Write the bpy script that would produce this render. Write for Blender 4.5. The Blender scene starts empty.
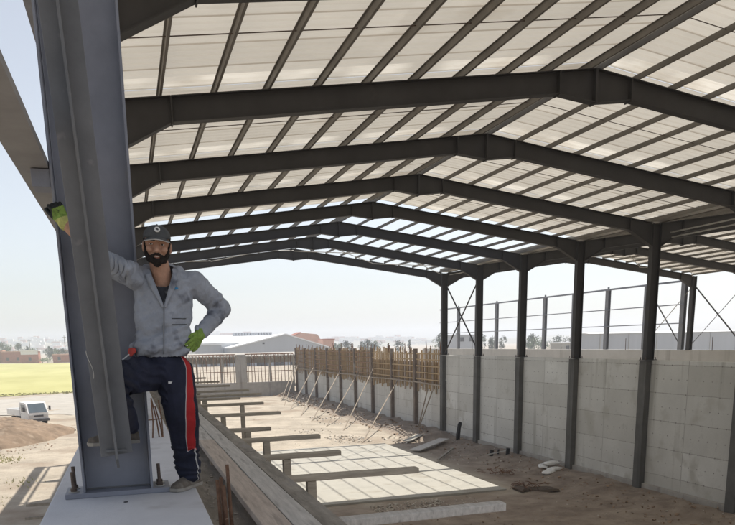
import bpy, bmesh, math, random
from mathutils import Vector, Matrix, noise
random.seed(7)
scene = bpy.context.scene
COL = scene.collection
R = math.radians
V = Vector
ORD = ['first', 'second', 'third', 'fourth', 'fifth', 'sixth', 'seventh', 'eighth', 'ninth', 'tenth', 'eleventh', 'twelfth', 'thirteenth',
       'fourteenth', 'fifteenth', 'sixteenth', 'seventeenth', 'eighteenth', 'nineteenth', 'twentieth']

# ------------------------------------------------------------------ materials
def mat(name, col, rough=.7, var=.15, scale=4., bump=0., bscale=30., metal=0., stretch=(1, 1, 1), col2=None, spots=None, spec=.3, streak=None):
    """principled material, colour broken up by two noises; spots = (colour, scale, threshold)"""
    m = bpy.data.materials.new(name); m.use_nodes = True
    nt = m.node_tree; N = nt.nodes; Lk = nt.links
    b = N['Principled BSDF']
    b.inputs['Roughness'].default_value = rough; b.inputs['Metallic'].default_value = metal
    b.inputs['Specular IOR Level'].default_value = spec
    tc = N.new('ShaderNodeTexCoord'); mp = N.new('ShaderNodeMapping'); mp.inputs['Scale'].default_value = stretch
    Lk.new(tc.outputs['Object'], mp.inputs['Vector'])
    n1 = N.new('ShaderNodeTexNoise'); n1.inputs['Scale'].default_value = scale; n1.inputs['Detail'].default_value = 8; n1.inputs['Roughness'].default_value = .65
    Lk.new(mp.outputs['Vector'], n1.inputs['Vector'])
    r = N.new('ShaderNodeValToRGB'); e = r.color_ramp.elements
    c = V(col); c2 = V(col2) if col2 else None
    lo = c * (1 - var); hi = (c2 if c2 else c * (1 + var))
    e[0].position = .32; e[0].color = (*lo, 1); e[1].position = .68; e[1].color = (*hi, 1)
    Lk.new(n1.outputs['Fac'], r.inputs['Fac'])
    out = r.outputs['Color']
    def over(fac, colour):
        nonlocal out
        mx = N.new('ShaderNodeMix'); mx.data_type = 'RGBA'
        Lk.new(fac, mx.inputs[0]); Lk.new(out, mx.inputs[6]); mx.inputs[7].default_value = (*colour, 1); out = mx.outputs[2]
    if spots:
        n2 = N.new('ShaderNodeTexNoise'); n2.inputs['Scale'].default_value = spots[1]; n2.inputs['Detail'].default_value = 6
        Lk.new(mp.outputs['Vector'], n2.inputs['Vector'])
        r2 = N.new('ShaderNodeValToRGB'); r2.color_ramp.elements[0].position = spots[2]; r2.color_ramp.elements[1].position = min(1, spots[2] + .12)
        Lk.new(n2.outputs['Fac'], r2.inputs['Fac']); over(r2.outputs['Color'], spots[0])
    if streak:   # run-down stains: noise stretched along z
        mp2 = N.new('ShaderNodeMapping'); mp2.inputs['Scale'].default_value = (streak[1], streak[1], streak[1] * .07)
        Lk.new(tc.outputs['Object'], mp2.inputs['Vector'])
        n3 = N.new('ShaderNodeTexNoise'); n3.inputs['Scale'].default_value = 1; n3.inputs['Detail'].default_value = 5
        Lk.new(mp2.outputs['Vector'], n3.inputs['Vector'])
        r3 = N.new('ShaderNodeValToRGB'); r3.color_ramp.elements[0].position = streak[2]; r3.color_ramp.elements[1].position = min(1, streak[2] + .18)
        Lk.new(n3.outputs['Fac'], r3.inputs['Fac']); over(r3.outputs['Color'], streak[0])
    Lk.new(out, b.inputs['Base Color'])
    if bump:
        n4 = N.new('ShaderNodeTexNoise'); n4.inputs['Scale'].default_value = bscale; n4.inputs['Detail'].default_value = 6
        Lk.new(mp.outputs['Vector'], n4.inputs['Vector'])
        bp = N.new('ShaderNodeBump'); bp.inputs['Strength'].default_value = bump; bp.inputs['Distance'].default_value = .02
        Lk.new(n4.outputs['Fac'], bp.inputs['Height']); Lk.new(bp.outputs['Normal'], b.inputs['Normal'])
    m['out'] = 1
    return m

def last_colour(m):
    b = m.node_tree.nodes['Principled BSDF']
    return b, b.inputs['Base Color'].links[0].from_socket

M = {}
M['steel'] = mat('steel_paint', (.215, .225, .265), .5, .14, 3, .08, 60, spots=((.24, .24, .25), 7, .66), spec=.4, streak=((.25, .25, .255), 9, .66))
M['steel_far'] = mat('steel_paint_shaded', (.047, .044, .043), .6, .18, 1.2, .05, 40, spots=((.075, .068, .062), 2.5, .66))  # same paint as the near column, shade of unlit faces put into the colour
M['purlin'] = mat('purlin_steel', (.17, .155, .135), .6, .2, 1.5)
M['galv'] = mat('galvanised_steel', (.42, .41, .38), .5, .15, 6, metal=.3)
M['post_grey'] = mat('post_grey', (.22, .225, .24), .6, .1, 3)
M['girt'] = mat('girt_steel', (.31, .30, .295), .6, .15, 3, spots=((.36, .30, .25), 3.5, .64))
M['tee'] = mat('steel_tee_primer', (.15, .152, .158), .6, .15, 4, .06, 50, spots=((.25, .24, .24), 9, .66))
M['bolt'] = mat('rusty_bolt', (.115, .085, .07), .7, .4, 40, .2, 80)
M['rebar'] = mat('rusty_rebar', (.17, .095, .06), .8, .35, 30, .3, 120)
M['slab'] = mat('slab_concrete', (.58, .59, .62), .85, .09, 1.4, .2, 60, spots=((.46, .46, .48), 2.6, .60))
M['conc_pale'] = mat('pale_concrete', (.35, .335, .295), .9, .10, .9, .1, 20, spots=((.28, .26, .22), .9, .56))
M['conc_dark'] = mat('pilaster_concrete', (.115, .112, .105), .9, .22, 1.3, .2, 20, streak=((.08, .077, .072), 3, .55))  # shade on the camera-facing sides put into the pilaster colour
M['conc_side'] = mat('upstand_concrete', (.36, .34, .31), .9, .15, 1.5, .2, 20, streak=((.24, .22, .2), 2, .55))
M['plank_tan'] = mat('plank_brown', (.46, .39, .33), .85, .22, 3, .25, 20, stretch=(14, 1, 8), spots=((.29, .25, .21), 1.9, .60))
M['plank_grey'] = mat('plank_grey', (.48, .455, .42), .85, .2, 3, .25, 20, stretch=(14, 1, 8), spots=((.30, .28, .255), 1.9, .60))
M['timber_dark'] = mat('timber_weathered', (.26, .235, .20), .9, .35, 2.5, .4, 14, stretch=(6, 1.2, 6), spots=((.27, .25, .23), 1.7, .6))
M['timber_joist'] = mat('timber_joist', (.38, .335, .27), .85, .25, 3, .3, 20, stretch=(1, 9, 9), spots=((.13, .11, .09), 2.2, .6))
M['timber_pole'] = mat('timber_pole', (.28, .235, .185), .85, .25, 2, .2, 20)
M['batten'] = mat('formwork_batten', (.36, .26, .15), .85, .3, 1.1, .2, 20, stretch=(1, 1, .3))
M['post_brown'] = mat('formwork_post', (.16, .125, .10), .9, .3, 1.2, .3, 12, spots=((.26, .235, .2), 1.0, .58))
M['ply'] = mat('formwork_ply', (.25, .155, .09), .85, .3, .8, .1, 20, spots=((.34, .26, .17), 1.2, .6))
M['sack'] = mat('white_sack', (.72, .71, .68), .8, .08, 8, .3, 12)
M['black'] = mat('black_rubber', (.03, .03, .032), .8, .2, 10)
M['dirt'] = mat('brown_dirt', (.20, .145, .10), .95, .3, .9, .9, 5, spots=((.26, .20, .145), 1.6, .56))
M['rubble'] = mat('rubble', (.46, .42, .36), .95, .3, 3, .3, 10)
M['clods'] = mat('clods', (.27, .19, .13), .95, .35, 3, .3, 10)
M['white'] = mat('white_truck_paint', (.78, .78, .77), .35, .06, 2, spec=.5)
M['glass'] = mat('dark_glass', (.10, .13, .15), .08, .1, 2, spec=.8)
M['tyre'] = mat('tyre', (.03, .03, .03), .9, .2, 10)
M['plastic'] = mat('grey_plastic', (.10, .10, .105), .6, .1, 10)
M['lamp'] = mat('headlamp_glass', (.6, .6, .58), .15, .05, 3, spec=.7)
M['brick'] = mat('red_brick', (.33, .125, .08), .9, .15, 1, spots=((.42, .2, .13), .6, .6))
M['fascia'] = mat('white_fascia', (.72, .71, .68), .8, .06, 1)
M['roofred'] = mat('orange_roof', (.50, .29, .21), .85, .12, .5)
M['clad'] = mat('grey_cladding', (.40, .42, .45), .6, .06, .1, stretch=(4, 4, .2))
M['cladwhite'] = mat('white_cladding', (.74, .75, .76), .5, .05, .1)
M['dark'] = mat('dark_opening', (.045, .045, .05), .8, .2, 1)
M['leaf'] = mat('leaf_dark', (.055, .075, .04), .8, .45, .35)
M['leaf2'] = mat('leaf_green', (.085, .125, .04), .8, .4, .5)
M['bark'] = mat('bark', (.12, .09, .07), .9, .3, 5)
M['skin'] = mat('skin', (.44, .25, .17), .5, .16, 55, .25, 260, spots=((.36, .17, .115), 22, .60), spec=.4)
M['lip'] = mat('lips', (.30, .13, .10), .5, .1, 30)
M['hair'] = mat('black_hair', (.034, .025, .020), .7, .5, 90, 1.0, 300, spots=((.085, .06, .047), 120, .60))
M['jacket'] = mat('grey_fleece', (.30, .325, .375), .95, .2, 7, .6, 34, spots=((.12, .13, .16), 8, .555))
M['jacket_edge'] = mat('jacket_edge', (.22, .23, .25), .9, .12, 8, .2, 40)
M['tee_shirt'] = mat('patterned_tshirt', (.03, .032, .04), .9, .3, 8, spots=((.26, .27, .28), 26, .56))
M['navy'] = mat('navy_tracksuit', (.014, .017, .034), .8, .3, 6, .25, 20)
def pants_material():
    m = mat('navy_tracksuit', (.016, .019, .038), .8, .3, 6, .35, 24)
    nt = m.node_tree; N = nt.nodes; Lk = nt.links; b, out = last_colour(m)
    at = N.new('ShaderNodeAttribute'); at.attribute_name = 'band'; sp_ = N.new('ShaderNodeSeparateXYZ'); Lk.new(at.outputs['Vector'], sp_.inputs[0])
    def lt(sock, v):
        n = N.new('ShaderNodeMath'); n.operation = 'LESS_THAN'; Lk.new(sock, n.inputs[0]); n.inputs[1].default_value = v; return n.outputs[0]
    for fac, c in ((lt(sp_.outputs['X'], 1.13), (.5, .5, .5)), (lt(sp_.outputs['X'], 1.0), (.40, .022, .025)), (lt(sp_.outputs['Y'], 1.0), (.5, .5, .5))):
        mx = N.new('ShaderNodeMix'); mx.data_type = 'RGBA'; Lk.new(fac, mx.inputs[0]); Lk.new(out, mx.inputs[6]); mx.inputs[7].default_value = (*c, 1); out = mx.outputs[2]
    Lk.new(out, b.inputs['Base Color']); return m
M['pants'] = pants_material()
M['red'] = mat('red_side_panel', (.42, .022, .025), .8, .18, 8, .2, 24)
M['piping'] = mat('white_piping', (.6, .6, .6), .8, .05, 5)
M['capcloth'] = mat('cap_cloth', (.08, .085, .09), .9, .25, 20, .3, 120)
M['capedge'] = mat('cap_edge', (.45, .44, .42), .9, .1, 20)
M['glove_green'] = mat('glove_green', (.21, .32, .07), .85, .3, 26, .5, 110, spots=((.05, .07, .03), 34, .60))
M['glove_black'] = mat('glove_black', (.02, .022, .022), .8, .2, 20, .2, 90)
M['glove_yellow'] = mat('glove_yellow', (.45, .46, .16), .8, .25, 30, .3, 80)
M['shoe'] = mat('dusty_shoe', (.14, .12, .10), .9, .3, 20, .3, 80, spots=((.24, .22, .19), 14, .56))
M['sole'] = mat('shoe_sole', (.30, .28, .25), .9, .2, 20)
M['eye'] = mat('eye_white', (.7, .67, .63), .3, .03, 5)
M['teeth'] = mat('teeth', (.55, .50, .43), .4, .05, 40)
M['iris'] = mat('iris', (.03, .018, .012), .2, .1, 5)
M['badge'] = mat('badge_white', (.7, .7, .68), .7, .05, 30)
M['blue'] = mat('logo_blue', (.05, .22, .42), .8, .1, 30)
M['redcloth'] = mat('red_cloth', (.45, .06, .05), .8, .2, 20)
M['sheetpaint'] = mat('cement_dust', (.52, .50, .46), .95, .12, 2, .2, 8)

# concrete wall with shutter joints, tie holes, a pour line and streaks
def wall_material():
    m = mat('shuttered_concrete', (.585, .58, .545), .9, .13, .55, .15, 14, spots=((.45, .435, .39), .9, .58), streak=((.36, .35, .315), 2.4, .60))
    nt = m.node_tree; N = nt.nodes; Lk = nt.links
    b, out = last_colour(m)
    tc = N.new('ShaderNodeTexCoord'); sep = N.new('ShaderNodeSeparateXYZ'); Lk.new(tc.outputs['Object'], sep.inputs[0])
    def mth(op, a, bb=None, cc=None):
        n = N.new('ShaderNodeMath'); n.operation = op
        for i, v in enumerate((a, bb, cc)):
            if v is None: continue
            if isinstance(v, (int, float)): n.inputs[i].default_value = v
            else: Lk.new(v, n.inputs[i])
        return n.outputs[0]
    def lines(sock, period, off, w):
        p = mth('PINGPONG', mth('ADD', sock, off), period / 2)
        return mth('LESS_THAN', p, w)
    Yc, Zc = sep.outputs['Y'], sep.outputs['Z']
    wob = N.new('ShaderNodeTexNoise'); wob.inputs['Scale'].default_value = 1.5; Lk.new(tc.outputs['Object'], wob.inputs['Vector'])
    wz = mth('MULTIPLY_ADD', wob.outputs['Fac'], .05, Zc); wy = mth('MULTIPLY_ADD', wob.outputs['Fac'], .05, Yc)
    jt = mth('MAXIMUM', lines(wz, 1.08, .2, .013), lines(wy, 2.5, .1, .016))
    # tie holes
    hy = mth('SUBTRACT', mth('PINGPONG', mth('ADD', Yc, .3), .42), .21); hz = mth('SUBTRACT', mth('PINGPONG', mth('ADD', Zc, .5), .54), .27)
    rr = mth('ADD', mth('MULTIPLY', hy, hy), mth('MULTIPLY', hz, hz))
    hole = mth('LESS_THAN', rr, mth('MULTIPLY', wob.outputs['Fac'], .0013))
    def over(fac, colour, amt):
        nonlocal out
        mx = N.new('ShaderNodeMix'); mx.data_type = 'RGBA'
        Lk.new(mth('MULTIPLY', fac, amt), mx.inputs[0]); Lk.new(out, mx.inputs[6]); mx.inputs[7].default_value = (*colour, 1); out = mx.outputs[2]
    over(jt, (.22, .205, .185), .68); over(hole, (.10, .09, .085), .75)
    wn = N.new('ShaderNodeTexWhiteNoise'); wn.noise_dimensions = '2D'; cb = N.new('ShaderNodeCombineXYZ')
    Lk.new(mth('FLOOR', mth('MULTIPLY', mth('ADD', wy, .1), .4)), cb.inputs[0]); Lk.new(mth('FLOOR', mth('MULTIPLY', mth('ADD', wz, .2), 1 / 1.08)), cb.inputs[1]); Lk.new(cb.outputs[0], wn.inputs['Vector'])
    over(wn.outputs['Value'], (.40, .385, .345), .55)
    big = N.new('ShaderNodeTexNoise'); big.inputs['Scale'].default_value = 2.2; big.inputs['Detail'].default_value = 10; big.inputs['Roughness'].default_value = .75; Lk.new(tc.outputs['Object'], big.inputs['Vector'])
    mrb = N.new('ShaderNodeMapRange'); mrb.inputs[1].default_value = .56; mrb.inputs[2].default_value = .70; Lk.new(big.outputs['Fac'], mrb.inputs[0]); over(mrb.outputs[0], (.30, .29, .265), .5)
    # second pour below z=-2.7 a little greyer, a pale ridge on the joint
    low = mth('LESS_THAN', wz, -2.62); over(low, (.33, .33, .32), .5)
    ridge = mth('LESS_THAN', mth('ABSOLUTE', mth('ADD', wz, 2.60)), .035); over(ridge, (.66, .64, .58), .7)
    foot = N.new('ShaderNodeMapRange'); foot.inputs[1].default_value = -4.75; foot.inputs[2].default_value = -5.0
    Lk.new(wz, foot.inputs[0]); over(foot.outputs[0], (.30, .25, .2), .5)
    Lk.new(out, b.inputs['Base Color'])
    return m
M['wall'] = wall_material()

def sheet_material():
    """thin roof sheet: light paint, dusty, lets some daylight through; per-sheet tone; clearer strip at bay ends"""
    m = mat('roof_sheet', (.60, .565, .50), .6, .07, .5, stretch=(.8, 1.1, 1), spots=((.50, .455, .385), .45, .55))
    nt = m.node_tree; N = nt.nodes; Lk = nt.links
    b, out = last_colour(m)
    tc = N.new('ShaderNodeTexCoord'); sep = N.new('ShaderNodeSeparateXYZ'); Lk.new(tc.outputs['Object'], sep.inputs[0])
    def mth(op, a, bb=None):
        n = N.new('ShaderNodeMath'); n.operation = op
        for i, v in enumerate((a, bb)):
            if v is None: continue
            if isinstance(v, (int, float)): n.inputs[i].default_value = v
            else: Lk.new(v, n.inputs[i])
        return n.outputs[0]
    wn = N.new('ShaderNodeTexWhiteNoise'); wn.noise_dimensions = '2D'
    cmb = N.new('ShaderNodeCombineXYZ')
    Lk.new(mth('FLOOR', sep.outputs['Y']), cmb.inputs[0]); Lk.new(mth('FLOOR', mth('MULTIPLY', sep.outputs['X'], .21)), cmb.inputs[1])
    Lk.new(cmb.outputs[0], wn.inputs['Vector'])
    # overlaps between sheets: dark seam every metre
    seam = mth('LESS_THAN', mth('PINGPONG', sep.outputs['Y'], .5), .012)
    mx = N.new('ShaderNodeMix'); mx.data_type = 'RGBA'; Lk.new(mth('MULTIPLY', seam, .6), mx.inputs[0]); Lk.new(out, mx.inputs[6]); mx.inputs[7].default_value = (.3, .25, .19, 1)
    out = mx.outputs[2]
    Lk.new(out, b.inputs['Base Color'])
    tr = N.new('ShaderNodeBsdfTranslucent'); Lk.new(out, tr.inputs['Color'])
    ms = N.new('ShaderNodeMixShader')
    amt = mth('ADD', mth('MULTIPLY', wn.outputs['Value'], .05), .31)  # translucency raised to brighten the hall under the roof
    strip = mth('GREATER_THAN', sep.outputs['Y'], 4.45)
    n2 = N.new('ShaderNodeTexNoise'); n2.inputs['Scale'].default_value = .6; Lk.new(tc.outputs['Object'], n2.inputs['Vector'])
    r2 = N.new('ShaderNodeMapRange'); r2.inputs[1].default_value = .42; r2.inputs[2].default_value = .58; Lk.new(n2.outputs['Fac'], r2.inputs[0])
    amt = mth('ADD', amt, mth('MULTIPLY', mth('MULTIPLY', strip, r2.outputs[0]), .20))
    Lk.new(amt, ms.inputs[0]); Lk.new(b.outputs[0], ms.inputs[1]); Lk.new(tr.outputs[0], ms.inputs[2])
    Lk.new(ms.outputs[0], N['Material Output'].inputs['Surface'])
    return m
M['sheet'] = sheet_material()

def ground_material():
    m = mat('site_ground', (.345, .30, .24), .95, .24, .6, .7, 5, spots=((.265, .215, .165), .28, .53))
    nt = m.node_tree; N = nt.nodes; Lk = nt.links
    b, out = last_colour(m)
    at = N.new('ShaderNodeVertexColor'); at.layer_name = 'soil'
    n = N.new('ShaderNodeTexNoise'); n.inputs['Scale'].default_value = 1.4; n.inputs['Detail'].default_value = 9
    tc = N.new('ShaderNodeTexCoord'); Lk.new(tc.outputs['Object'], n.inputs['Vector'])
    r = N.new('ShaderNodeValToRGB'); r.color_ramp.elements[0].color = (.185, .145, .115, 1); r.color_ramp.elements[1].color = (.33, .275, .22, 1)
    r.color_ramp.elements[0].position = .3; r.color_ramp.elements[1].position = .72
    Lk.new(n.outputs['Fac'], r.inputs['Fac'])
    N['Bump'].inputs['Distance'].default_value = .07; N['Bump'].inputs['Strength'].default_value = .8
    ad = N.new('ShaderNodeMath'); ad.operation = 'MULTIPLY_ADD'; Lk.new(n.outputs['Fac'], ad.inputs[0]); ad.inputs[1].default_value = .7; 
    sb = N.new('ShaderNodeMath'); sb.operation = 'SUBTRACT'; Lk.new(at.outputs['Color'], sb.inputs[0]); sb.inputs[1].default_value = .35
    Lk.new(sb.outputs[0], ad.inputs[2])
    mr = N.new('ShaderNodeMapRange'); mr.inputs[1].default_value = .3; mr.inputs[2].default_value = .62; Lk.new(ad.outputs[0], mr.inputs[0])
    mx = N.new('ShaderNodeMix'); mx.data_type = 'RGBA'; Lk.new(mr.outputs[0], mx.inputs[0]); Lk.new(out, mx.inputs[6]); Lk.new(r.outputs[0], mx.inputs[7])
    Lk.new(mx.outputs[2], b.inputs['Base Color'])
    return m
M['ground'] = ground_material()
M['field'] = mat('wheat_field', (.37, .35, .13), .95, .16, .05, .5, 1.2, stretch=(1, .35, 1), col2=(.44, .42, .19), spots=((.31, .32, .10), .03, .58))
M['gravel'] = mat('gravel_track', (.36, .335, .295), .95, .12, .6, .3, 6)
M['hill'] = mat('far_hill', (.22, .21, .17), .95, .3, .01)

# ------------------------------------------------------------------ mesh helpers
class MB:
    def __init__(s): s.v = []; s.f = []; s.mi = []
    def add(s, vs, fs, m=0):
        o = len(s.v); s.v += [V(p) for p in vs]
        for f in fs: s.f.append([i + o for i in f]); s.mi.append(m)
        return s
    def box(s, x0, x1, y0, y1, z0, z1, m=0):
        vs = [(x, y, z) for z in (z0, z1) for y in (y0, y1) for x in (x0, x1)]
        return s.add(vs, [(0, 2, 3, 1), (4, 5, 7, 6), (0, 1, 5, 4), (2, 6, 7, 3), (0, 4, 6, 2), (1, 3, 7, 5)], m)
    def bar(s, p, q, w, h, up=(0, 0, 1), m=0):
        p, q = V(p), V(q); d = (q - p).normalized(); sd = d.cross(V(up))
        if sd.length < 1e-4: sd = d.cross(V((1, 0, 0)))
        sd.normalize(); u = sd.cross(d)
        vs = [c + sd * a * w / 2 + u * bb * h / 2 for c in (p, q) for a, bb in ((-1, -1), (1, -1), (1, 1), (-1, 1))]
        return s.add(vs, [(3, 2, 1, 0), (4, 5, 6, 7), (0, 1, 5, 4), (1, 2, 6, 5), (2, 3, 7, 6), (3, 0, 4, 7)], m)
    def tube(s, pts, r, n=8, m=0, r1=None):
        pts = [V(p) for p in pts]; k = len(pts); rings = []
        for i, p in enumerate(pts):
            d = (pts[min(i + 1, k - 1)] - pts[max(i - 1, 0)]).normalized()
            a = d.orthogonal().normalized() if i == 0 else (prev - d * prev.dot(d)).normalized()
            prev = a; b = d.cross(a)
            rr = r if r1 is None else r + (r1 - r) * i / max(1, k - 1)
            rings.append([p + (a * math.cos(t) + b * math.sin(t)) * rr for t in [2 * math.pi * j / n for j in range(n)]])
        return s.loft(rings, m)
    def loft(s, rings, m=0, caps=True):
        n = len(rings[0]); vs = [p for r_ in rings for p in r_]; fs = []
        for i in range(len(rings) - 1):
            for j in range(n):
                fs.append((i * n + j, i * n + (j + 1) % n, (i + 1) * n + (j + 1) % n, (i + 1) * n + j))
        if caps: fs += [tuple(range(n - 1, -1, -1)), tuple((len(rings) - 1) * n + j for j in range(n))]
        return s.add(vs, fs, m)
    def prism(s, poly, vec, m=0):
        n = len(poly); vec = V(vec); vs = [V(p) for p in poly] + [V(p) + vec for p in poly]
        return s.add(vs, [tuple(range(n - 1, -1, -1)), tuple(range(n, 2 * n))] + [(i, (i + 1) % n, n + (i + 1) % n, n + i) for i in range(n)], m)
    def rcone(s, p, q, r0, r1, sq=(1, 1), side=(1, 0, 0), n=16, m=0):
        """rounded tapered limb from p to q; sq scales the section along side / across"""
        p, q = V(p), V(q); d = q - p; Ln = d.length; d.normalize()
        u = V(side) - d * V(side).dot(d)
        if u.length < 1e-3: u = d.orthogonal()
        u.normalize(); w = d.cross(u); rings = []
        st = [(-math.cos(t) * r0, math.sin(t) * r0) for t in [math.pi / 2 * i / 4 for i in range(5)]]
        st[0] = (-r0, r0 * .05)
        st += [(Ln + math.sin(t) * r1, math.cos(t) * r1) for t in [math.pi / 2 * i / 4 for i in range(5)]]
        st[-1] = (Ln + r1, r1 * .05)
        for h, rr in st:
            rings.append([p + d * h + u * (math.cos(a) * rr * sq[0]) + w * (math.sin(a) * rr * sq[1]) for a in [2 * math.pi * j / n for j in range(n)]])
        return s.loft(rings, m)
    def ell(s, c, rx, ry, rz, n=18, m=0, rot=None):
        c = V(c); rings = []
        for i in range(n // 2 + 1):
            t = math.pi * i / (n // 2); rr = max(math.sin(t), .02)
            ring = []
            for j in range(n):
                a = 2 * math.pi * j / n; p = V((rx * rr * math.cos(a), ry * rr * math.sin(a), -rz * math.cos(t)))
                ring.append(c + (rot @ p if rot else p))
            rings.append(ring)
        return s.loft(rings, m)
    def xf(s, mtx):
        s.v = [mtx @ p for p in s.v]; return s
    def mesh(s, name, off=V((0, 0, 0)), bevel=0, smooth=False, fix=True):
        me = bpy.data.meshes.new(name)
        me.from_pydata([tuple(p - off) for p in s.v], [], s.f)
        me.polygons.foreach_set('material_index', s.mi)
        if fix or bevel:
            bm = bmesh.new(); bm.from_mesh(me)
            bmesh.ops.recalc_face_normals(bm, faces=bm.faces)
            if bevel: bmesh.ops.bevel(bm, geom=[e for e in bm.edges if len(e.link_faces) == 2 and e.calc_face_angle(0) > .6], offset=bevel, segments=2, affect='EDGES', profile=.6)
            bm.to_mesh(me); bm.free()
        if smooth: me.polygons.foreach_set('use_smooth', [True] * len(me.polygons))
        return me
    def build(s, name, mats, parent=None, base=None, bevel=0, smooth=False, fix=True):
        off = root_of(parent).location.copy() if parent else V(base or (0, 0, 0))
        me = s.mesh(name, off, bevel, smooth, fix)
        for m in (mats if isinstance(mats, (list, tuple)) else [mats]): me.materials.append(M[m] if isinstance(m, str) else m)
        return link(name, me, parent, None if parent else off)

def root_of(o):
    while o.parent: o = o.parent
    return o
def link(name, me, parent=None, loc=None):
    o = bpy.data.objects.new(name, me); COL.objects.link(o)
    if parent: o.parent = parent
    elif loc is not None: o.location = loc
    return o
def tag(o, label=None, cat=None, group=None, kind=None):
    if label: o['label'] = label
    if cat: o['category'] = cat
    if group: o['group'] = group
    if kind: o['kind'] = kind
    return o
def thing(name, loc, label, cat, group=None):
    o = bpy.data.objects.new(name, None); COL.objects.link(o); o.location = loc; o.empty_display_size = .2
    return tag(o, label, cat, group)
def dup(o, loc, label=None, parent=None):
    c = o.copy(); COL.objects.link(c)
    if parent: c.parent = parent
    else:
        c.location = loc
        if label: c['label'] = label
    for ch in o.children: dup(ch, None, None, c)
    return c

# ------------------------------------------------------------------ camera, sky, sun
CZ = .86
f_px, cy_px, yaw, pitch, roll = 725.83, 502.24, .3080, .2170, -.0203
cam = bpy.data.cameras.new('camera'); co = bpy.data.objects.new('camera', cam); COL.objects.link(co); scene.camera = co
cs, sn = math.cos(yaw), math.sin(yaw); cp, sp = math.cos(pitch), math.sin(pitch); cr, sr = math.cos(roll), math.sin(roll)
fw = V((sn * cp, cs * cp, -sp)); rt = V((cs, -sn, 0)); up = V((sn * sp, cs * sp, cp))
rx, ux = rt * cr + up * sr, rt * -sr + up * cr
co.matrix_world = Matrix(((rx.x, ux.x, -fw.x, 0), (rx.y, ux.y, -fw.y, 0), (rx.z, ux.z, -fw.z, CZ), (0, 0, 0, 1)))
cam.sensor_width = 36; cam.lens = 36 * f_px / 735; cam.shift_y = (cy_px - 262.5) / 735
cam.clip_start = .05; cam.clip_end = 8000
SUN = V((.43, .215, 1)).normalized()
el = math.asin(SUN.z); az = math.atan2(SUN.x, SUN.y)
w = bpy.data.worlds.new('World'); scene.world = w; w.use_nodes = True
nt = w.node_tree; sky = nt.nodes.new('ShaderNodeTexSky'); sky.sky_type = 'NISHITA'; sky.sun_disc = False
sky.sun_elevation = el; sky.sun_rotation = az; sky.dust_density = 1.4; sky.air_density = 1.0; sky.ozone_density = 1.0; sky.altitude = 100
hs = nt.nodes.new('ShaderNodeHueSaturation'); hs.inputs['Saturation'].default_value = .42
nt.links.new(sky.outputs[0], hs.inputs['Color']); nt.links.new(hs.outputs[0], nt.nodes['Background'].inputs[0]); nt.nodes['Background'].inputs[1].default_value = .056
sl = bpy.data.lights.new('sun', 'SUN'); sl.energy = 2.2; sl.angle = R(.6); sl.color = (1, .95, .87)
so = bpy.data.objects.new('sun', sl); COL.objects.link(so); so.rotation_euler = (-SUN).to_track_quat('-Z', 'Y').to_euler(); so.location = (30, 20, 60)
scene.view_settings.view_transform = 'Standard'; scene.view_settings.look = 'None'; scene.view_settings.gamma = 1
scene.view_settings.use_curve_mapping = False; scene.view_settings.exposure = 1.55
scene.cycles.max_bounces = 8; scene.cycles.diffuse_bounces = 6; scene.cycles.use_denoising = True

# ------------------------------------------------------------------ measures of the hall
Y0, BAY = -.41, 5.0
def YN(n): return Y0 + BAY * n
XA, ZA, SL = 9.857, 6.38, .134          # ridge of the first hall
XL, XM = -.12, 19.66                     # column axes
XR = 39.2                                # far column line of second hall
XA2 = (XM + XR) / 2
GZ = -5.4                                # ground level below the slab
def roof_z(x):
    if x < XM: return ZA - SL * abs(x - XA)
    return ZA - SL * abs(x - XA2)

# ------------------------------------------------------------------ ground
def grid_lines(a, b, fine0, fine1, step, coarse):
    out = []; x = a
    while x < fine0: out.append(x); x += max(step, min(coarse, (fine0 - x) * .35))
    x = fine0
    while x < fine1: out.append(x); x += step
    x = fine1
    while x < b: out.append(x); x += max(step, min(coarse, (x - fine1) * .35 + step))
    out.append(b); return out
xs = grid_lines(-2500, 2500, -14, 22, .4, 300); ys = grid_lines(-60, 4000, 14, 94, .4, 300)
def ground_h(x, y):
    near = max(0, min(1, (x + 22) / 6)) * max(0, min(1, (34 - x) / 6)) * max(0, min(1, (110 - y) / 8))
    h = noise.noise(V((x * .45, y * .45, 0))) * .06 + noise.noise(V((x * 1.6, y * 1.6, 3))) * .03
    h *= near
    if 14 < x < 20.5 and y < 91:
        ed = 16.6 + noise.noise(V((y * .3, 5, 0))) * .8 if y > 43 else 17.2 + noise.noise(V((y * .3, 5, 0))) * .7
        t = max(0, min(1, (x - ed) / 1.6)); t = t * t * (3 - 2 * t)
        h += t * (.38 if y > 43 else .22) * (1 + .5 * noise.noise(V((x * 1.1, y * .9, 7)))) + t * .12 * noise.noise(V((x * 3, y * 3, 1)))
    return h
gm = MB(); nx = len(xs)
gm.v = [V((x, y, GZ + ground_h(x, y))) for y in ys for x in xs]
gm.f = [[j * nx + i, j * nx + i + 1, (j + 1) * nx + i + 1, (j + 1) * nx + i] for j in range(len(ys) - 1) for i in range(nx - 1)]; gm.mi = [0] * len(gm.f)
g = gm.build('ground', 'ground', smooth=True, fix=False); tag(g, kind='structure')
ca = g.data.color_attributes.new('soil', 'FLOAT_COLOR', 'POINT')
def soil(x, y):
    if -.4 < x < 20 and y < 91:
        a = max(0, min(1, (x - 14.6) / 1.6)) if y < 45 else max(0, min(1, (x - 16.2) / 1.0))
        b = max(0, min(1, (26.6 - y) / .8))
        return max(a, b) * .75
    return .05
for i, p in enumerate(gm.v):
    s_ = soil(p.x, p.y); ca.data[i].color = (s_, s_, s_, 1)

def flat(name, poly, z, m, kind='structure', sub=0):
    o = MB().add([(x, y, z) for x, y in poly], [tuple(range(len(poly)))]).build(name, m, fix=False); return tag(o, kind=kind)
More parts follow.
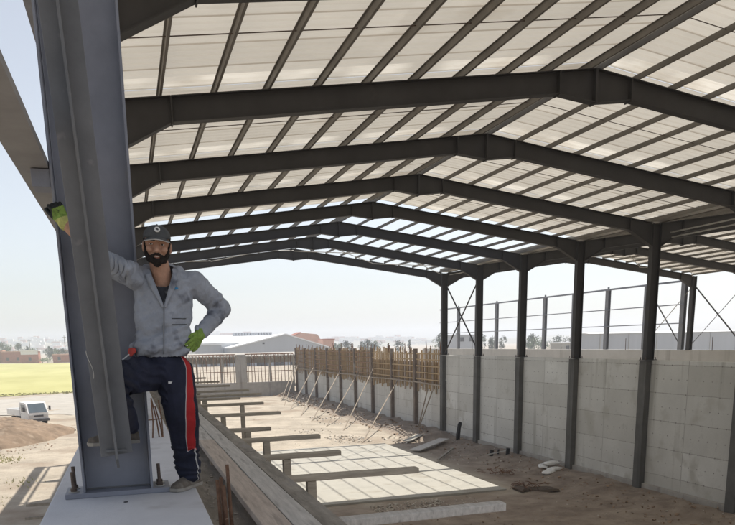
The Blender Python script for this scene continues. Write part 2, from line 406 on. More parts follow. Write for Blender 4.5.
# pale blinding concrete poured between the walls (under the uncovered bays)
mb = MB(); mb.box(6.2, 14.75, 26.9, 42.6, GZ - .1, GZ + .085)
o = mb.build('concrete_floor', 'conc_pale', bevel=.01); tag(o, kind='structure')
# field and track outside
fe = [(-190, 96), (-60, 103), (-28, 106.5), (-17, 109.6), (-12, 112.5), (-7.9, 115), (-3, 117), (-14, 338), (-22, 338), (-62, 372), (-240, 400)]
flat('wheat_field', fe, GZ + .06, 'field')
flat('gravel_track', [(-7, 77), (-2.2, 70), (-1.6, 120), (-7.2, 112.5), (-12, 108), (-20, 98), (-40, 92), (-40, 80), (-18, 80)], GZ + .03, 'gravel')
# tufts along the field edge
tf = MB()
for i in range(1600):
    t = random.random(); x = -70 + 66 * t; y = 101.2 + (x + 70) * .205 + random.gauss(0, .9); h = random.uniform(.05, .24)
    a = random.uniform(0, 6.28); d = V((math.cos(a), math.sin(a), 0)) * random.uniform(.08, .3)
    p = V((x, y, GZ)); tf.add([p - d, p + d, p + d * .3 + V((0, 0, h)), p - d * .5 + V((0, 0, h * .8))], [(0, 1, 2, 3)])
for (cx_, cy_, n_t) in ((-6.2, 33, 90), (-5.4, 38, 50), (-7.2, 46, 120), (-8.5, 47.5, 120), (-6.4, 30.5, 40)):
    for _ in range(n_t):
        x, y, h = random.gauss(cx_, .45), random.gauss(cy_, .8), random.uniform(.03, .16); a = random.uniform(0, 6.28); d = V((math.cos(a), math.sin(a), 0)) * random.uniform(.02, .07)
        p = V((x, y, GZ)); tf.add([p - d, p + d, p + d * 1.5 + V((0, 0, h))], [(0, 1, 2)])
tag(tf.build('grass', mat('dry_grass', (.40, .38, .20), .9, .35, .6), fix=False), kind='stuff')

# spoil heap beside the wall
mm = MB(); n_ = 130; vs = []
for j in range(n_ + 1):
    for i in range(n_ + 1):
        u, v_ = i / n_, j / n_; x = -20 + 15.6 * u; y = 51 + 15 * v_
        cx = abs(u - .46) / .54; cyy = abs(v_ - .5) / .5
        e = max(0, 1 - (cx ** 2.2 + cyy ** 2.2) * (1 + .5 * noise.noise(V((x * .3, y * .3, 11))))); e = e ** .8
        h = e * (1.45 + .25 * noise.noise(V((x * .35, y * .35, 2)))) + e * .22 * noise.noise(V((x * 1.1, y * 1.1, 5))) + e ** .5 * (.13 * noise.noise(V((x * 2.6, y * 2.6, 8))) + .08 * noise.noise(V((x * 6, y * 6, 1))))
        vs.append((x, y, GZ - .04 + h))
mm.add(vs, [(j * (n_ + 1) + i, j * (n_ + 1) + i + 1, (j + 1) * (n_ + 1) + i + 1, (j + 1) * (n_ + 1) + i) for j in range(n_) for i in range(n_)])
tag(mm.build('dirt_mound', 'dirt', fix=False, smooth=True), kind='structure')

def stones(name, m, spots, base=GZ, seed=1):
    rnd = random.Random(seed); mb = MB()
    for (x0, x1, y0, y1, n, s0, s1) in spots:
        for _ in range(n):
            x, y = rnd.uniform(x0, x1), rnd.uniform(y0, y1); s_ = rnd.uniform(s0, s1) * rnd.uniform(.5, 1)
            z = base + (ground_h(x, y) if base == GZ else 0)
            pts = [V((rnd.uniform(-1, 1), rnd.uniform(-1, 1), rnd.uniform(-.2, .9))).normalized() * s_ * rnd.uniform(.6, 1) for _ in range(7)]
            bm = bmesh.new()
            for p in pts: bm.verts.new(p + V((x, y, z)))
            bmesh.ops.convex_hull(bm, input=bm.verts)
            bm.verts.index_update(); bm.faces.ensure_lookup_table()
            live = [v for v in bm.verts if v.link_faces]; ix = {v: k for k, v in enumerate(live)}
            mb.add([v.co.copy() for v in live], [[ix[v] for v in f_.verts] for f_ in bm.faces]); bm.free()
    return tag(mb.build(name, m), kind='stuff')
stones('rubble', 'rubble', [(15.5, 18.0, 28, 42, 60, .04, .14), (14.2, 16.6, 55, 62, 80, .05, .22), (12.2, 14.6, 44, 48, 150, .04, .2), (11, 13.5, 50, 53, 60, .03, .14), (4, 14, 44, 84, 160, .02, .09), (16.2, 18.6, 70, 84, 120, .06, .35), (8.4, 11.4, 24.8, 26.4, 260, .04, .13), (9, 13, 23.8, 26.5, 120, .03, .09), (15.2, 19.3, 18, 44, 240, .02, .085), (15.5, 17.8, 42.5, 46, 70, .05, .22)])
stones('soil_clods', 'clods', [(16.8, 19.4, 18, 45, 420, .03, .13), (16.6, 18.8, 45, 90, 420, .05, .24), (8, 17, 18, 26, 160, .02, .09), (-14, -5.2, 49.5, 53, 160, .04, .16), (7, 14, 15, 24, 200, .02, .07)], seed=4)

# ------------------------------------------------------------------ concrete walls
t = thing('concrete_wall', (-.08, 45, GZ), 'long grey concrete wall whose flat top carries the man and the near steel column', 'wall')
MB().box(-.5, .33, -8, 88.9, GZ - .3, 0).build('wall_body', 'slab', t, bevel=.012)
MB().tube([(-.085, 4.26, -.01), (-.085, 4.26, .0035)], .012, 10).build('drill_hole', 'dark', t)

t = thing('retaining_wall', (19.95, 20, GZ), 'tall grey concrete retaining wall with shutter joints under the middle row of columns', 'wall')
MB().box(19.73, 20.03, -8, 44.4, GZ - .3, -.06).build('wall_body', 'wall', t, bevel=.01)
for n in range(0, 10):
    y = YN(n); MB().box(19.47, 19.727, y - .15, y + .28, GZ - .3, -.085).build('pilaster', 'conc_dark', t, bevel=.012)
MB().box(19.60, 19.727, -8, 44.4, GZ - .3, GZ + .40).build('footing', 'conc_side', t, bevel=.02)
t = thing('outer_wall', (XR, 40, GZ), 'pale low-lying concrete wall along the outer column row of the second hall', 'wall')
MB().box(XR - .15, XR + .3, -8, 96, GZ - .3, -.16).build('wall_body', mat('outer_concrete', (.47, .455, .42), .9, .1, .5, streak=((.36, .34, .31), 1.5, .58)), t, bevel=.01)

# far end wall: upstand, column stub and two bays of bare rebar
t = thing('end_wall', (12, 90, GZ), 'low concrete upstand with a square concrete pier closing the far end', 'wall')
MB().box(.4, 19.4, 90, 90.5, GZ - .3, -3.65).build('upstand', 'conc_side', t, bevel=.02)
MB().box(12.25, 13.5, 89.9, 90.6, -3.65, -.3).build('pier', 'conc_side', t, bevel=.03)
for k, (xa, xb) in enumerate(((1.2, 12.0), (13.75, 19.1))):
    t = thing('rebar_cage', ((xa + xb) / 2, 90.25, -3.65), ('wide' if k == 0 else 'narrow') + ' stretch of bare upright rebar with hooked tops on the far upstand', 'rebar', 'rebar cages on the far upstand')
    n = int((xb - xa) / .40)
    for i in range(n + 1):
        x = xa + (xb - xa) * i / n; dz = random.uniform(-.06, .06); lx = random.uniform(-.06, .06)
        pts = [(x, 90.25, -3.7), (x + lx, 90.25, -1.7), (x + lx, 90.25, -.55 + dz), (x + .1 + lx, 90.1, -.3 + dz), (x + .3 + lx, 89.75, -.35 + dz), (x + .42 + lx, 89.5, -.85 + dz)]
        MB().tube(pts, .042, 5).build('rebar', 'rebar' if i % 3 else 'timber_pole', t)
    for z in (-2.35, -.28): MB().tube([(xa - .3, 90.32, z), (xb + .3, 90.32, z)], .045 if z < -1 else .075, 5).build('tie_bar', 'rebar', t)
# dark lean-to behind the rebar (seen through it)
t = thing('site_shed', (11, 112, GZ), 'low dark open shed standing behind the rebar at the far end', 'shed')
MB().box(2, 28, 118, 118.3, -2.0, -.7).build('back_wall', 'conc_side', t)
MB().prism([(1.5, 110, -.9), (1.5, 118.6, -.55), (1.5, 118.6, -.4), (1.5, 110, -.75)], (27, 0, 0)).build('roof', 'conc_side', t)
for i in range(8): MB().box(2 + i * 3.6, 2.25 + i * 3.6, 110.2, 110.45, GZ, -.9).build('post', 'timber_dark', t)

# ------------------------------------------------------------------ steel frames
FW, FT, WT = .11, .016, .012
def ribbon(mb, pts, y, half, th):
    """flange strip following a polyline in the XZ plane"""
    for a, b in zip(pts[:-1], pts[1:]): mb.bar((a[0], y, a[1]), (b[0], y, b[1]), half * 2, th, (0, 0, 1))
def rafter_half(parent, y, xe, xa, side):
    """half a rafter from the column face xe to the ridge xa; side=+1 rises with x"""
    D = .44; HB = .86; HL = 1.03
    zt = lambda x: roof_z(x) if abs(x - XM) > .01 else ZA - SL * (XM - XA)
    s = side
    def zt(x): return ZA - SL * abs(x - xa)
    x1 = xe + s * HL; x2 = xa - s * .88
    top = [(xe, zt(xe)), (xa, zt(xa))]
    bot = [(xe, zt(xe) - HB), (x1, zt(x1) - D), (x2, zt(x2) - D), (xa, zt(xa) - .66)]
    # haunch, main run, ridge piece: three webs with end plates between
    runs = [('haunch', xe, x1, bot[0][1], bot[1][1]), ('beam', x1, x2, bot[1][1], bot[2][1]), ('ridge_piece', x2, xa, bot[2][1], bot[3][1])]
    for nm, a, b, za, zb in runs:
        mb = MB(); a_ = a + s * .004; b_ = b - s * .004
        mb.prism([(a_, y - WT / 2, zt(a_) - FT), (b_, y - WT / 2, zt(b_) - FT), (b_, y - WT / 2, zb + FT), (a_, y - WT / 2, za + FT)], (0, WT, 0))
        mb.bar((a_, y, zt(a_) - FT / 2), (b_, y, zt(b_) - FT / 2), FW * 2, FT); mb.bar((a_, y, za + FT / 2), (b_, y, zb + FT / 2), FW * 2, FT)
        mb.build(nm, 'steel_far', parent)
    for x, zb in ((x1, bot[1][1]), (x2, bot[2][1]), (xa - s * .012, bot[3][1])):
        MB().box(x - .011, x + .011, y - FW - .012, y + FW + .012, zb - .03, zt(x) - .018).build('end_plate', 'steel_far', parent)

def frame_rafter(n, span, label):
    y = YN(n); a, xr_, b = (XL + .19, XA, XM - .2) if span == 1 else (XM + .2, XA2, XR - .19)
    t = thing('roof_rafter', (xr_, y, roof_z(a) - .9), label, 'rafter', 'portal rafters of the steel hall')
    rafter_half(t, y, a, xr_, 1); rafter_half(t, y, b, xr_, -1)
    return t
r1 = frame_rafter(1, 1, 'dark steel rafter bolted to the column beside the man, highest overhead')
for n in range(2, 10):
    dup(r1, V((r1.location.x, YN(n), r1.location.z)), f'dark pitched steel rafter of the man\'s hall, {ORD[n-1]} frame counted from the man')
r2 = frame_rafter(1, 2, 'dark steel rafter of the second hall, in line with the man')
for n in range(2, 10):
    dup(r2, V((r2.location.x, YN(n), r2.location.z)), f'dark steel rafter of the second hall, {ORD[n-1]} frame counted from the man')

def isection_col(parent, nm, x0b, x1b, x0t, x1t, y, zb, zt, m, half=.10):
    mb = MB()
    mb.prism([(x0b + FT, y - WT / 2, zb), (x1b - FT, y - WT / 2, zb), (x1t - FT, y - WT / 2, zt), (x0t + FT, y - WT / 2, zt)], (0, WT, 0))
    mb.prism([(x0b, y - half, zb), (x0b + FT, y - half, zb), (x0t + FT, y - half, zt), (x0t, y - half, zt)], (0, half * 2, 0))
    mb.prism([(x1b - FT, y - half, zb), (x1b, y - half, zb), (x1t, y - half, zt), (x1t - FT, y - half, zt)], (0, half * 2, 0))
    return mb.build(nm, m, parent)
# middle row columns
yc = YN(1)
t = thing('steel_column', (XM, yc, -.06), 'dark steel column standing on the retaining wall, first of its row', 'column', 'steel columns on the retaining wall')
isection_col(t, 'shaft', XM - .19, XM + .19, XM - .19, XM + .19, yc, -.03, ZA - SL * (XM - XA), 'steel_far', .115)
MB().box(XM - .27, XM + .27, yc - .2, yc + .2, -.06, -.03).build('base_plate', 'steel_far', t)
for dx in (-.23, .23):
    for dy in (-.15, .15): MB().tube([(XM + dx, yc + dy, -.03), (XM + dx, yc + dy, .06)], .018, 6).build('anchor_bolt', 'bolt', t)
midc = {1: t}
for n in range(2, 10):
    midc[n] = dup(t, V((XM, YN(n), -.06)), f'dark steel column on the retaining wall, under the {ORD[n-1]} frame counted from the man')
# columns beyond the near one, same row as the man
ZE = ZA - SL * (XA - XL)
t = thing('steel_column', (XL, YN(2), 0), 'grey steel column on the slab wall, next behind the one beside the man', 'column', 'steel columns on the slab wall')
isection_col(t, 'shaft', -.32, .075, -.32, .13, YN(2), .03, ZE, 'steel')
MB().box(-.42, .17, YN(2) - .15, YN(2) + .15, 0, .03).build('base_plate', 'steel', t)
for n in range(3, 10): dup(t, V((XL, YN(n), 0)), f'grey steel column on the slab wall hidden behind the man, {ORD[n-1]} of its row')
# outer row of the second hall and the taller unroofed row after it
t = thing('outer_column', (XR, YN(4), -.16), 'steel column of the outer row of the second hall, in line with the fourth frame', 'column', 'outer columns of the second hall')
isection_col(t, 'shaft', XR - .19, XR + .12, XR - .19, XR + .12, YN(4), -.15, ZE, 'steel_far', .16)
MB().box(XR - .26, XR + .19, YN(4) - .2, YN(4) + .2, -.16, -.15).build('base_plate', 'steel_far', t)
for n in range(5, 10): dup(t, V((XR, YN(n), -.16)), f'steel column of the outer row of the second hall, in line with the {ORD[n-1]} frame')
for n in range(9, 19):
    y = YN(n) + (.9 if n == 9 else 0)
    t = thing('wall_post', (XR, y, -.16), f'slim grey unroofed steel post on the outer wall, {ORD[n-9]} after the roof ends', 'post', 'unroofed posts along the outer wall')
    isection_col(t, 'shaft', XR - .14, XR + .14, XR - .14, XR + .14, y, -.15, 4.75, 'post_grey', .2)
    if n > 9: MB().box(XR - .06, XR + .06, y - .06, y + .06, 4.79, 5.02).build('cap_stub', 'post_grey', t)
for k, (z, hh, nm) in enumerate(((4.75, .14, 'top_beam'), (3.1, .07, 'rail'), (1.75, .07, 'rail'))):
    o = MB().box(XR - .24, XR - .15, YN(9) + .7, YN(18) + .3, z - hh / 2 + .02, z + hh / 2 + .02).build(nm, 'steel', base=(XR, 65, z))
    tag(o, ['dark steel beam running along the tops of the unroofed posts', 'upper thin steel rail between the unroofed posts', 'lower thin steel rail between the unroofed posts'][k], 'steel beam', 'rails of the unroofed posts')
# starter rods on the outer wall
for k, y in enumerate((36.5, 42, 51.5, 58.5, 68, 80)):
    o = MB().tube([(38.9, y, -.2), (38.9, y + .03, .75)], .025, 5).build('starter_rod', 'bolt', base=(38.9, y, -.2))
    tag(o, f'thin upright rusty rod on the pale outer wall, {ORD[k]} along it', 'rod', 'thin rods along the outer wall')

# ------------------------------------------------------------------ purlins, sag rods, sheeting
PH = .135
def purlin(x, y0, y1, name, label, sgn, m='purlin', grp='roof purlins'):
    z = roof_z(x); mb = MB()
    w_ = .035
    mb.box(x - .003, x + .003, y0, y1, z + .004, z + PH)                       # web
    mb.box(x + .0035 if sgn > 0 else x - w_, x + w_ if sgn > 0 else x - .0035, y0, y1, z + .002, z + .008)
    mb.box(x + .0035 if sgn < 0 else x - w_, x + w_ if sgn < 0 else x - .0035, y0, y1, z + PH - .006, z + PH)
    mb.box(x + (w_ if sgn > 0 else -w_ - .004), x + (w_ + .004 if sgn > 0 else -w_), y0, y1, z + .002, z + .025)
    o = mb.build(name, m, base=(x, (y0 + y1) / 2, z)); return tag(o, label, 'purlin', grp)
slopes = [(XA, XL + .05, -1, 'slope above the man', 10), (XA, XM - .3, 1, 'slope falling towards the retaining wall', 10),
          (XA2, XM + .3, -1, 'near slope of the second hall', 10), (XA2, XR - .1, 1, 'far slope of the second hall', 10)]
for xr_, xe, sg, nm, n in slopes:
    for i in range(n + 1):
        x = xr_ + sg * .14 + (xe - xr_ - sg * .14) * i / n
        if i == n: x = xe
        purlin(x, 1.3, YN(9) + .12, 'roof_purlin', f'dark steel purlin, {ORD[i]} down from the ridge on the {nm}', -sg)
    for b in range(2, 9):
        y = YN(b) + 2.5
        o = MB().tube([(xr_ + sg * .16, y, roof_z(xr_ + sg * .16) + .09), (xe - sg * .05, y, roof_z(xe) + .09)], .009, 5).build('sag_rod', 'bolt', base=((xr_ + xe) / 2, y, 5.5))
        tag(o, f'thin sag rod on the {nm}, bay {ORD[b]} from the man', 'tie rod', 'sag rods between purlins')

def sheet(x0, x1, y0, y1, label):
    prof = []; y = y0; step = .25
    while y < y1 - .01:
        prof += [(y, 0), (y + .14, 0), (y + .165, .03), (y + .225, .03)]; y += step
    prof.append((y1, 0)); nseg = 10; vs = []; 
    for i in range(nseg + 1):
        x = x0 + (x1 - x0) * i / nseg
        for (yy, h) in prof: vs.append((x, yy, roof_z(x) + PH + .006 + h))
    k = len(prof); fs = [(i * k + j, i * k + j + 1, (i + 1) * k + j + 1, (i + 1) * k + j) for i in range(nseg) for j in range(k - 1)]
    o = MB().add(vs, fs).build('roof_panel', 'sheet', base=((x0 + x1) / 2, y0, roof_z((x0 + x1) / 2)), fix=False)
    return tag(o, label, 'roof sheet', 'roof sheeting bays')
bays = [(1.5, YN(1), 'nearly above the camera'), (YN(1), YN(2), 'over the man')] + [(YN(b), YN(b + 1), f'{ORD[b-1]} bay from the man') for b in range(2, 9)]
for k, (ya, yb, nm) in enumerate(bays):
    if k < 7 - 0 and yb <= YN(6) + .1:
        sheet(XL - .6, XA - .06, ya + .02, yb - .0, f'dusty cream roof sheeting on the slope above the man, {nm}')
        sheet(XA + .06, XM - .12, ya + .02, yb - .0, f'dusty cream roof sheeting on the slope towards the retaining wall, {nm}')
    sheet(XM + .12, XA2 - .06, ya + .02, yb, f'pale roof sheeting on the near slope of the second hall, {nm}')
    sheet(XA2 + .06, XR + .35, ya + .02, yb, f'pale roof sheeting on the far slope of the second hall, {nm}')
sheet(XL - .6, .95, YN(6) + .01, YN(7) - .25, 'narrow added strip of roof sheet along the eave past the last covered bay')  # unseen eave strip, added so its shadow fills the band outside
# gutters: eave and valley
mb = MB()
prof = [(-.82, 5.06), (-.82, 4.9), (-.4, 4.9), (-.4, 5.02), (-.385, 5.02), (-.385, 4.885), (-.835, 4.885), (-.835, 5.06)]
mb.prism([(x, 1.4, z) for x, z in prof], (0, YN(9) - 1.1, 0))
tag(mb.build('eave_gutter', 'steel', base=(-.6, 20, 4.9)), 'grey steel eave gutter along the roof edge above the man', 'gutter')
mb = MB(); zv = roof_z(XM - .3)
prof = [(XM - .28, zv + .12), (XM - .2, zv - .06), (XM + .2, zv - .06), (XM + .28, zv + .12), (XM + .29, zv + .12), (XM + .21, zv - .075), (XM - .21, zv - .075), (XM - .29, zv + .12)]
mb.prism([(x, 1.4, z + .10) for x, z in prof], (0, YN(9) - 1.3, 0))
tag(mb.build('valley_gutter', 'galv', base=(XM, 20, zv)), 'pale metal valley gutter over the middle row of columns', 'gutter')
# light rail hung beside the valley
for k, (z, dx) in enumerate(((4.72, .42), (4.55, .5))):
    o = MB().bar((XM + dx, YN(2), z), (XM + dx, YN(5) - .3, z), .03, .05).build('valley_rail', 'galv', base=(XM + dx, 15, z))
    tag(o, ['upper', 'lower'][k] + ' bright thin steel rail beside the valley gutter', 'steel rail', 'rails beside the valley gutter')
# knee beams along the middle row between columns (eave strut)
# bracing rods
def rod(p, q, r, label, m='steel_far'):
    o = MB().tube([p, q], r, 6).build('bracing_rod', m, base=tuple((V(p) + V(q)) / 2)); return tag(o, label, 'bracing rod', 'cross bracing rods')
y8, y9 = YN(8) + .15, YN(9) - .15
rod((XM, y8, 4.25), (XM, y9, .1), .045, 'thick dark brace in the end bay of the middle row, falling away from the man')
rod((XM + .1, y8, .1), (XM + .1, y9, 4.25), .045, 'thick dark brace in the end bay of the middle row, rising away from the man')
rod((XR, y8, 4.25), (XR, y9, .2), .022, 'thin brace in the end bay of the outer row, falling away from the man')
rod((XR + .1, y8, .2), (XR + .1, y9, 4.25), .05, 'thick dark brace in the end bay of the outer row, rising away from the man')
rod((XR, YN(9) + .2, 4.25), (XR, YN(10) + .1, .2), .03, 'thin pale brace just beyond the end of the roof on the outer row', 'galv')
rod((XR + .1, YN(9) + 1.1, .2), (XR + .1, YN(10) - .1, 4.4), .05, 'dark brace just beyond the end of the roof, rising away')
for k, (xa, xb) in enumerate(((XL + .3, XA - 4.9), (XA - 4.9, XA), (XA, XA + 4.9), (XA + 4.9, XM - .3))):
    rod((xa, y8, roof_z(xa) - .12), (xb, y9, roof_z(xb) - .12), .022, f'thin roof brace in the end bay falling away, {ORD[k]} from the man\'s side', 'galv')
    rod((xb, y8, roof_z(xb) - .15), (xa, y9, roof_z(xa) - .15), .022, f'thin roof brace in the end bay crossing the other way, {ORD[k]} from the man\'s side', 'galv')
for k, (xa, xb) in enumerate(((XM + .3, XA2 - 4.9), (XA2 - 4.9, XA2), (XA2, XA2 + 4.9), (XA2 + 4.9, XR - .3))):
    rod((xa, y8, roof_z(xa) - .12), (xb, y9, roof_z(xb) - .12), .022, f'thin roof brace in the second hall end bay, {ORD[k]} from the middle columns', 'galv')
    rod((xb, y8, roof_z(xb) - .15), (xa, y9, roof_z(xa) - .15), .022, f'thin roof brace crossing back in the second hall end bay, {ORD[k]} from the middle columns', 'galv')

# ------------------------------------------------------------------ the near column, its tee section and the girt
t = thing('steel_column', (XL, yc, 0), 'big blue-grey steel column on a bolted base plate right beside the man', 'column')
mb = MB(); zt_ = ZE
mb.prism([(-.306, yc - WT / 2, .03), (.06, yc - WT / 2, .03), (.115, yc - WT / 2, zt_), (-.306, yc - WT / 2, zt_)], (0, WT, 0)); mb.build('web', 'steel', t)
MB().prism([(-.32, yc - .1, .03), (-.307, yc - .1, .03), (-.307, yc - .1, zt_), (-.32, yc - .1, zt_)], (0, .2, 0)).build('flange', 'steel', t, bevel=.002)
MB().prism([(.061, yc - .1, .03), (.075, yc - .1, .03), (.13, yc - .1, zt_), (.116, yc - .1, zt_)], (0, .2, 0)).build('flange', 'steel', t, bevel=.002)
MB().box(-.42, .172, yc - .125, yc + .125, .001, .03).build('base_plate', 'steel', t, bevel=.003)
for (x, dy, h) in ((-.375, -.055, .12), (-.375, .06, .135), (.115, -.05, .135), (.118, .06, .12)):
    b = MB().tube([(x, yc + dy, .03), (x + random.uniform(-.004, .004), yc + dy, h + .03)], .0105, 10).build('anchor_bolt', 'bolt', t)
    MB().tube([(x, yc + dy, .034), (x, yc + dy, .052)], .019, 6).build('nut', 'bolt', b)
    MB().tube([(x, yc + dy, .0305), (x, yc + dy, .034)], .03, 14).build('washer', 'galv', b)
MB().tube([(-.300, yc - .009, .034)] + [(-.3 + .09 * k, yc - .010, .034 + .002 * (k % 2)) for k in range(1, 4)] + [(.055, yc - .009, .034)], .006, 6).build('weld_bead', 'tee', t)
MB().tube([(-.303, yc - .009, .04 + .2 * k) for k in range(22)], .004, 5).build('weld_bead', 'steel', t); MB().tube([(.057 + .0027 * k, yc - .009, .04 + .2 * k) for k in range(20)], .004, 5).build('weld_bead', 'steel', t)
for z, x0, x1 in ((4.1, -.306, .11),): MB().box(x0, x1, yc - .095, yc - .007, z, z + .012).build('stiffener', 'steel', t)
MB().box(-.415, -.321, yc - .09, yc + .09, 1.71, 1.80).build('girt_cleat', 'steel', t, bevel=.003)

def tee_axis(z): return V((-.11 - .0295 * (z - .40), 4.2 - .119 * (z - .40), z))
t = thing('steel_tee', tuple(tee_axis(.33)), 'leaning grey steel tee section in front of the column, cut off above the base plate', 'steel section')
a, b = tee_axis(.27), tee_axis(4.3)
MB().add([a + V((-.084, 0, .0)), a + V((.082, 0, .02)), a + V((.082, .012, .02)), a + V((-.084, .012, .0)), b + V((-.09, 0, 0)), b + V((.09, 0, 0)), b + V((.09, .012, 0)), b + V((-.09, .012, 0))],
         [(0, 1, 2, 3), (4, 5, 6, 7), (0, 1, 5, 4), (1, 2, 6, 5), (2, 3, 7, 6), (3, 0, 4, 7)]).build('flange', 'tee', t, bevel=.003)
a2 = tee_axis(.205) + V((-.002, 0, 0))
sl_ = V((0, -.085, 0)); th = V((.007, 0, 0))
q = [a2 + th * -1, a2 + th, a2 + th + sl_ + V((0, 0, .06)), a2 - th + sl_ + V((0, 0, .06))]
bb = b + V((0, 0, 0)); q2 = [bb - th, bb + th, bb + th + sl_, bb - th + sl_]
MB().add(q + q2, [(0, 1, 2, 3), (4, 5, 6, 7), (0, 1, 5, 4), (1, 2, 6, 5), (2, 3, 7, 6), (3, 0, 4, 7)]).build('stem', 'tee', t, bevel=.002)
MB().tube([tee_axis(z) + V((-.076 + .012 * math.sin(z * 28), -.0015, 0)) for z in [.70 + .016 * k for k in range(10)]], .0022, 5).build('chalk_mark', 'capedge', t)
MB().box(-.165, -.055, 4.19, yc - .007, .300, .312).build('foot_bracket', 'tee', t)
MB().prism([(-.118, 4.225, .23), (-.118, yc - .008, .25), (-.118, yc - .008, .299), (-.118, 4.225, .299)], (.012, 0, 0)).build('gusset', 'tee', t)
MB().box(-.26, -.2, tee_axis(4.2).y + .02, yc - .007, 4.18, 4.2).build('top_bracket', 'tee', t)
MB().box(-.22, -.16, tee_axis(3.9).y + .02, yc - .007, 3.88, 3.9).build('top_bracket', 'tee', t)

mb = MB()
prof = [(-.485, 1.805), (-.325, 1.805), (-.325, 1.85), (-.333, 1.85), (-.333, 1.815), (-.477, 1.815), (-.477, 1.985), (-.485, 1.985)]
mb.prism([(x, .35, z) for x, z in prof], (0, 44.5, 0))
tag(mb.build('wall_girt', 'girt', base=(-.4, 20, 1.8)), 'long grey-tan steel girt passing outside the column near the gloved hand', 'girt')

# loose bits on the slab
t = thing('starter_bars', (.2, 7.3, 0), 'thin rusty hairpin bars standing on the slab behind the man', 'rebar')
for p, q in (((.15, 7.27, -.05), (.17, 7.3, .36)), ((.22, 7.31, -.05), (.17, 7.31, .38)), ((.25, 7.3, -.05), (.235, 7.28, .36)), ((.25, 7.3, -.05), (.20, 7.33, .30)), ((.10, 7.5, -.05), (.10, 7.48, .33))):
    MB().tube([p, ((p[0] + q[0]) / 2 + .01, (p[1] + q[1]) / 2, (p[2] + q[2]) / 2), q], .007, 6).build('rebar', 'rebar', t)
MB().tube([(.08, 7.28, .17), (.25, 7.28, .18)], .006, 6).build('tie_bar', 'rebar', t)
t = thing('starter_bars', (.43, 3.9, -.2), 'bundle of short thick rusty rebar ends poking up between slab edge and planks', 'rebar')
for x, y, z in ((.395, 3.88, .155), (.42, 3.93, .16), (.452, 3.88, .235), (.425, 3.86, .13), (.462, 3.95, .15)):
    MB().tube([(x + .015, y, -.55), (x + .004, y, -.1), (x, y + .01, z)], .0095, 8).build('rebar', 'rebar', t)
for k, (y, x0, z) in enumerate(((5.88, -.83, -.29), (5.55, -.8, -.32))):
    o = MB().bar((x0, y, z), (-.5, y - .02, z), .022, .02).build('wooden_batten', 'timber_dark', base=(-.66, y, z))
    tag(o, ['thin wooden batten poking out sideways from the slab edge', 'shorter wooden batten under the slab edge, closer to the camera'][k], 'batten', 'battens poking from the slab edge')

# ------------------------------------------------------------------ plank walkway, joists, posts
def board(x0, x1, y0, y1, z0, z1, m, label, name='plank'):
    mb = MB(); k = 12; rings = []
    ph = random.uniform(0, 50)
    for i in range(k + 1):
        y = y0 + (y1 - y0) * i / k
        d = lambda s_, a=.004: noise.noise(V((y * .8, s_ + ph, 0))) * a
        rings.append([V((x0 + d(1), y, z0)), V((x1 + d(2), y, z0)), V((x1 + d(2), y, z1 + d(3))), V((x0 + d(1), y, z1 + d(4)))])
    mb.loft(rings)
    o = mb.build(name, m, base=((x0 + x1) / 2, (y0 + y1) / 2, z0), bevel=.004); return tag(o, label, name.replace('_', ' '), 'walkway boards')
brk = [1.0, 3.0, 6.95, 10.9, 14.8, 18.9, 22.8, 27]
for i in range(1, 7):
    ya, yb = brk[i], brk[i + 1]
    board(.555, .692, ya + .006 + (i % 2) * .05, yb - .006, -.046, -.006 + random.uniform(-.004, .004), 'plank_tan' if i != 2 else 'plank_grey', f'brown walkway plank on the slab side, {ORD[i-1]} length from the camera')
    board(.70, .828, ya - .22 + .006, yb - .22 - .006, -.046, -.004 + random.uniform(-.004, .004), 'plank_grey' if i != 3 else 'plank_tan', f'grey middle walkway plank, {ORD[i-1]} length from the camera')
for i in range(1, 7):
    ya, yb = brk[i] - .9, brk[i + 1] - .9
    board(.84, .955, ya + .01, yb - .01, -.046, -.012, 'timber_dark', f'dark weathered timber on the open edge of the walkway, {ORD[i-1]} length from the camera', 'edge_timber')
    board(.335, .64, ya + .5, yb + .49, -.19, -.14, 'timber_dark', f'dirty sunken timber in the gap beside the slab, {ORD[i-1]} length from the camera', 'gap_timber')
stones('mortar_crumbs', 'rubble', [(.34, .54, 3.2, 9, 150, .006, .028)], base=-.14, seed=9)
stones('dirt_crumbs', 'clods', [(.40, .95, 3.2, 10, 140, .003, .010)], base=-.012, seed=12)
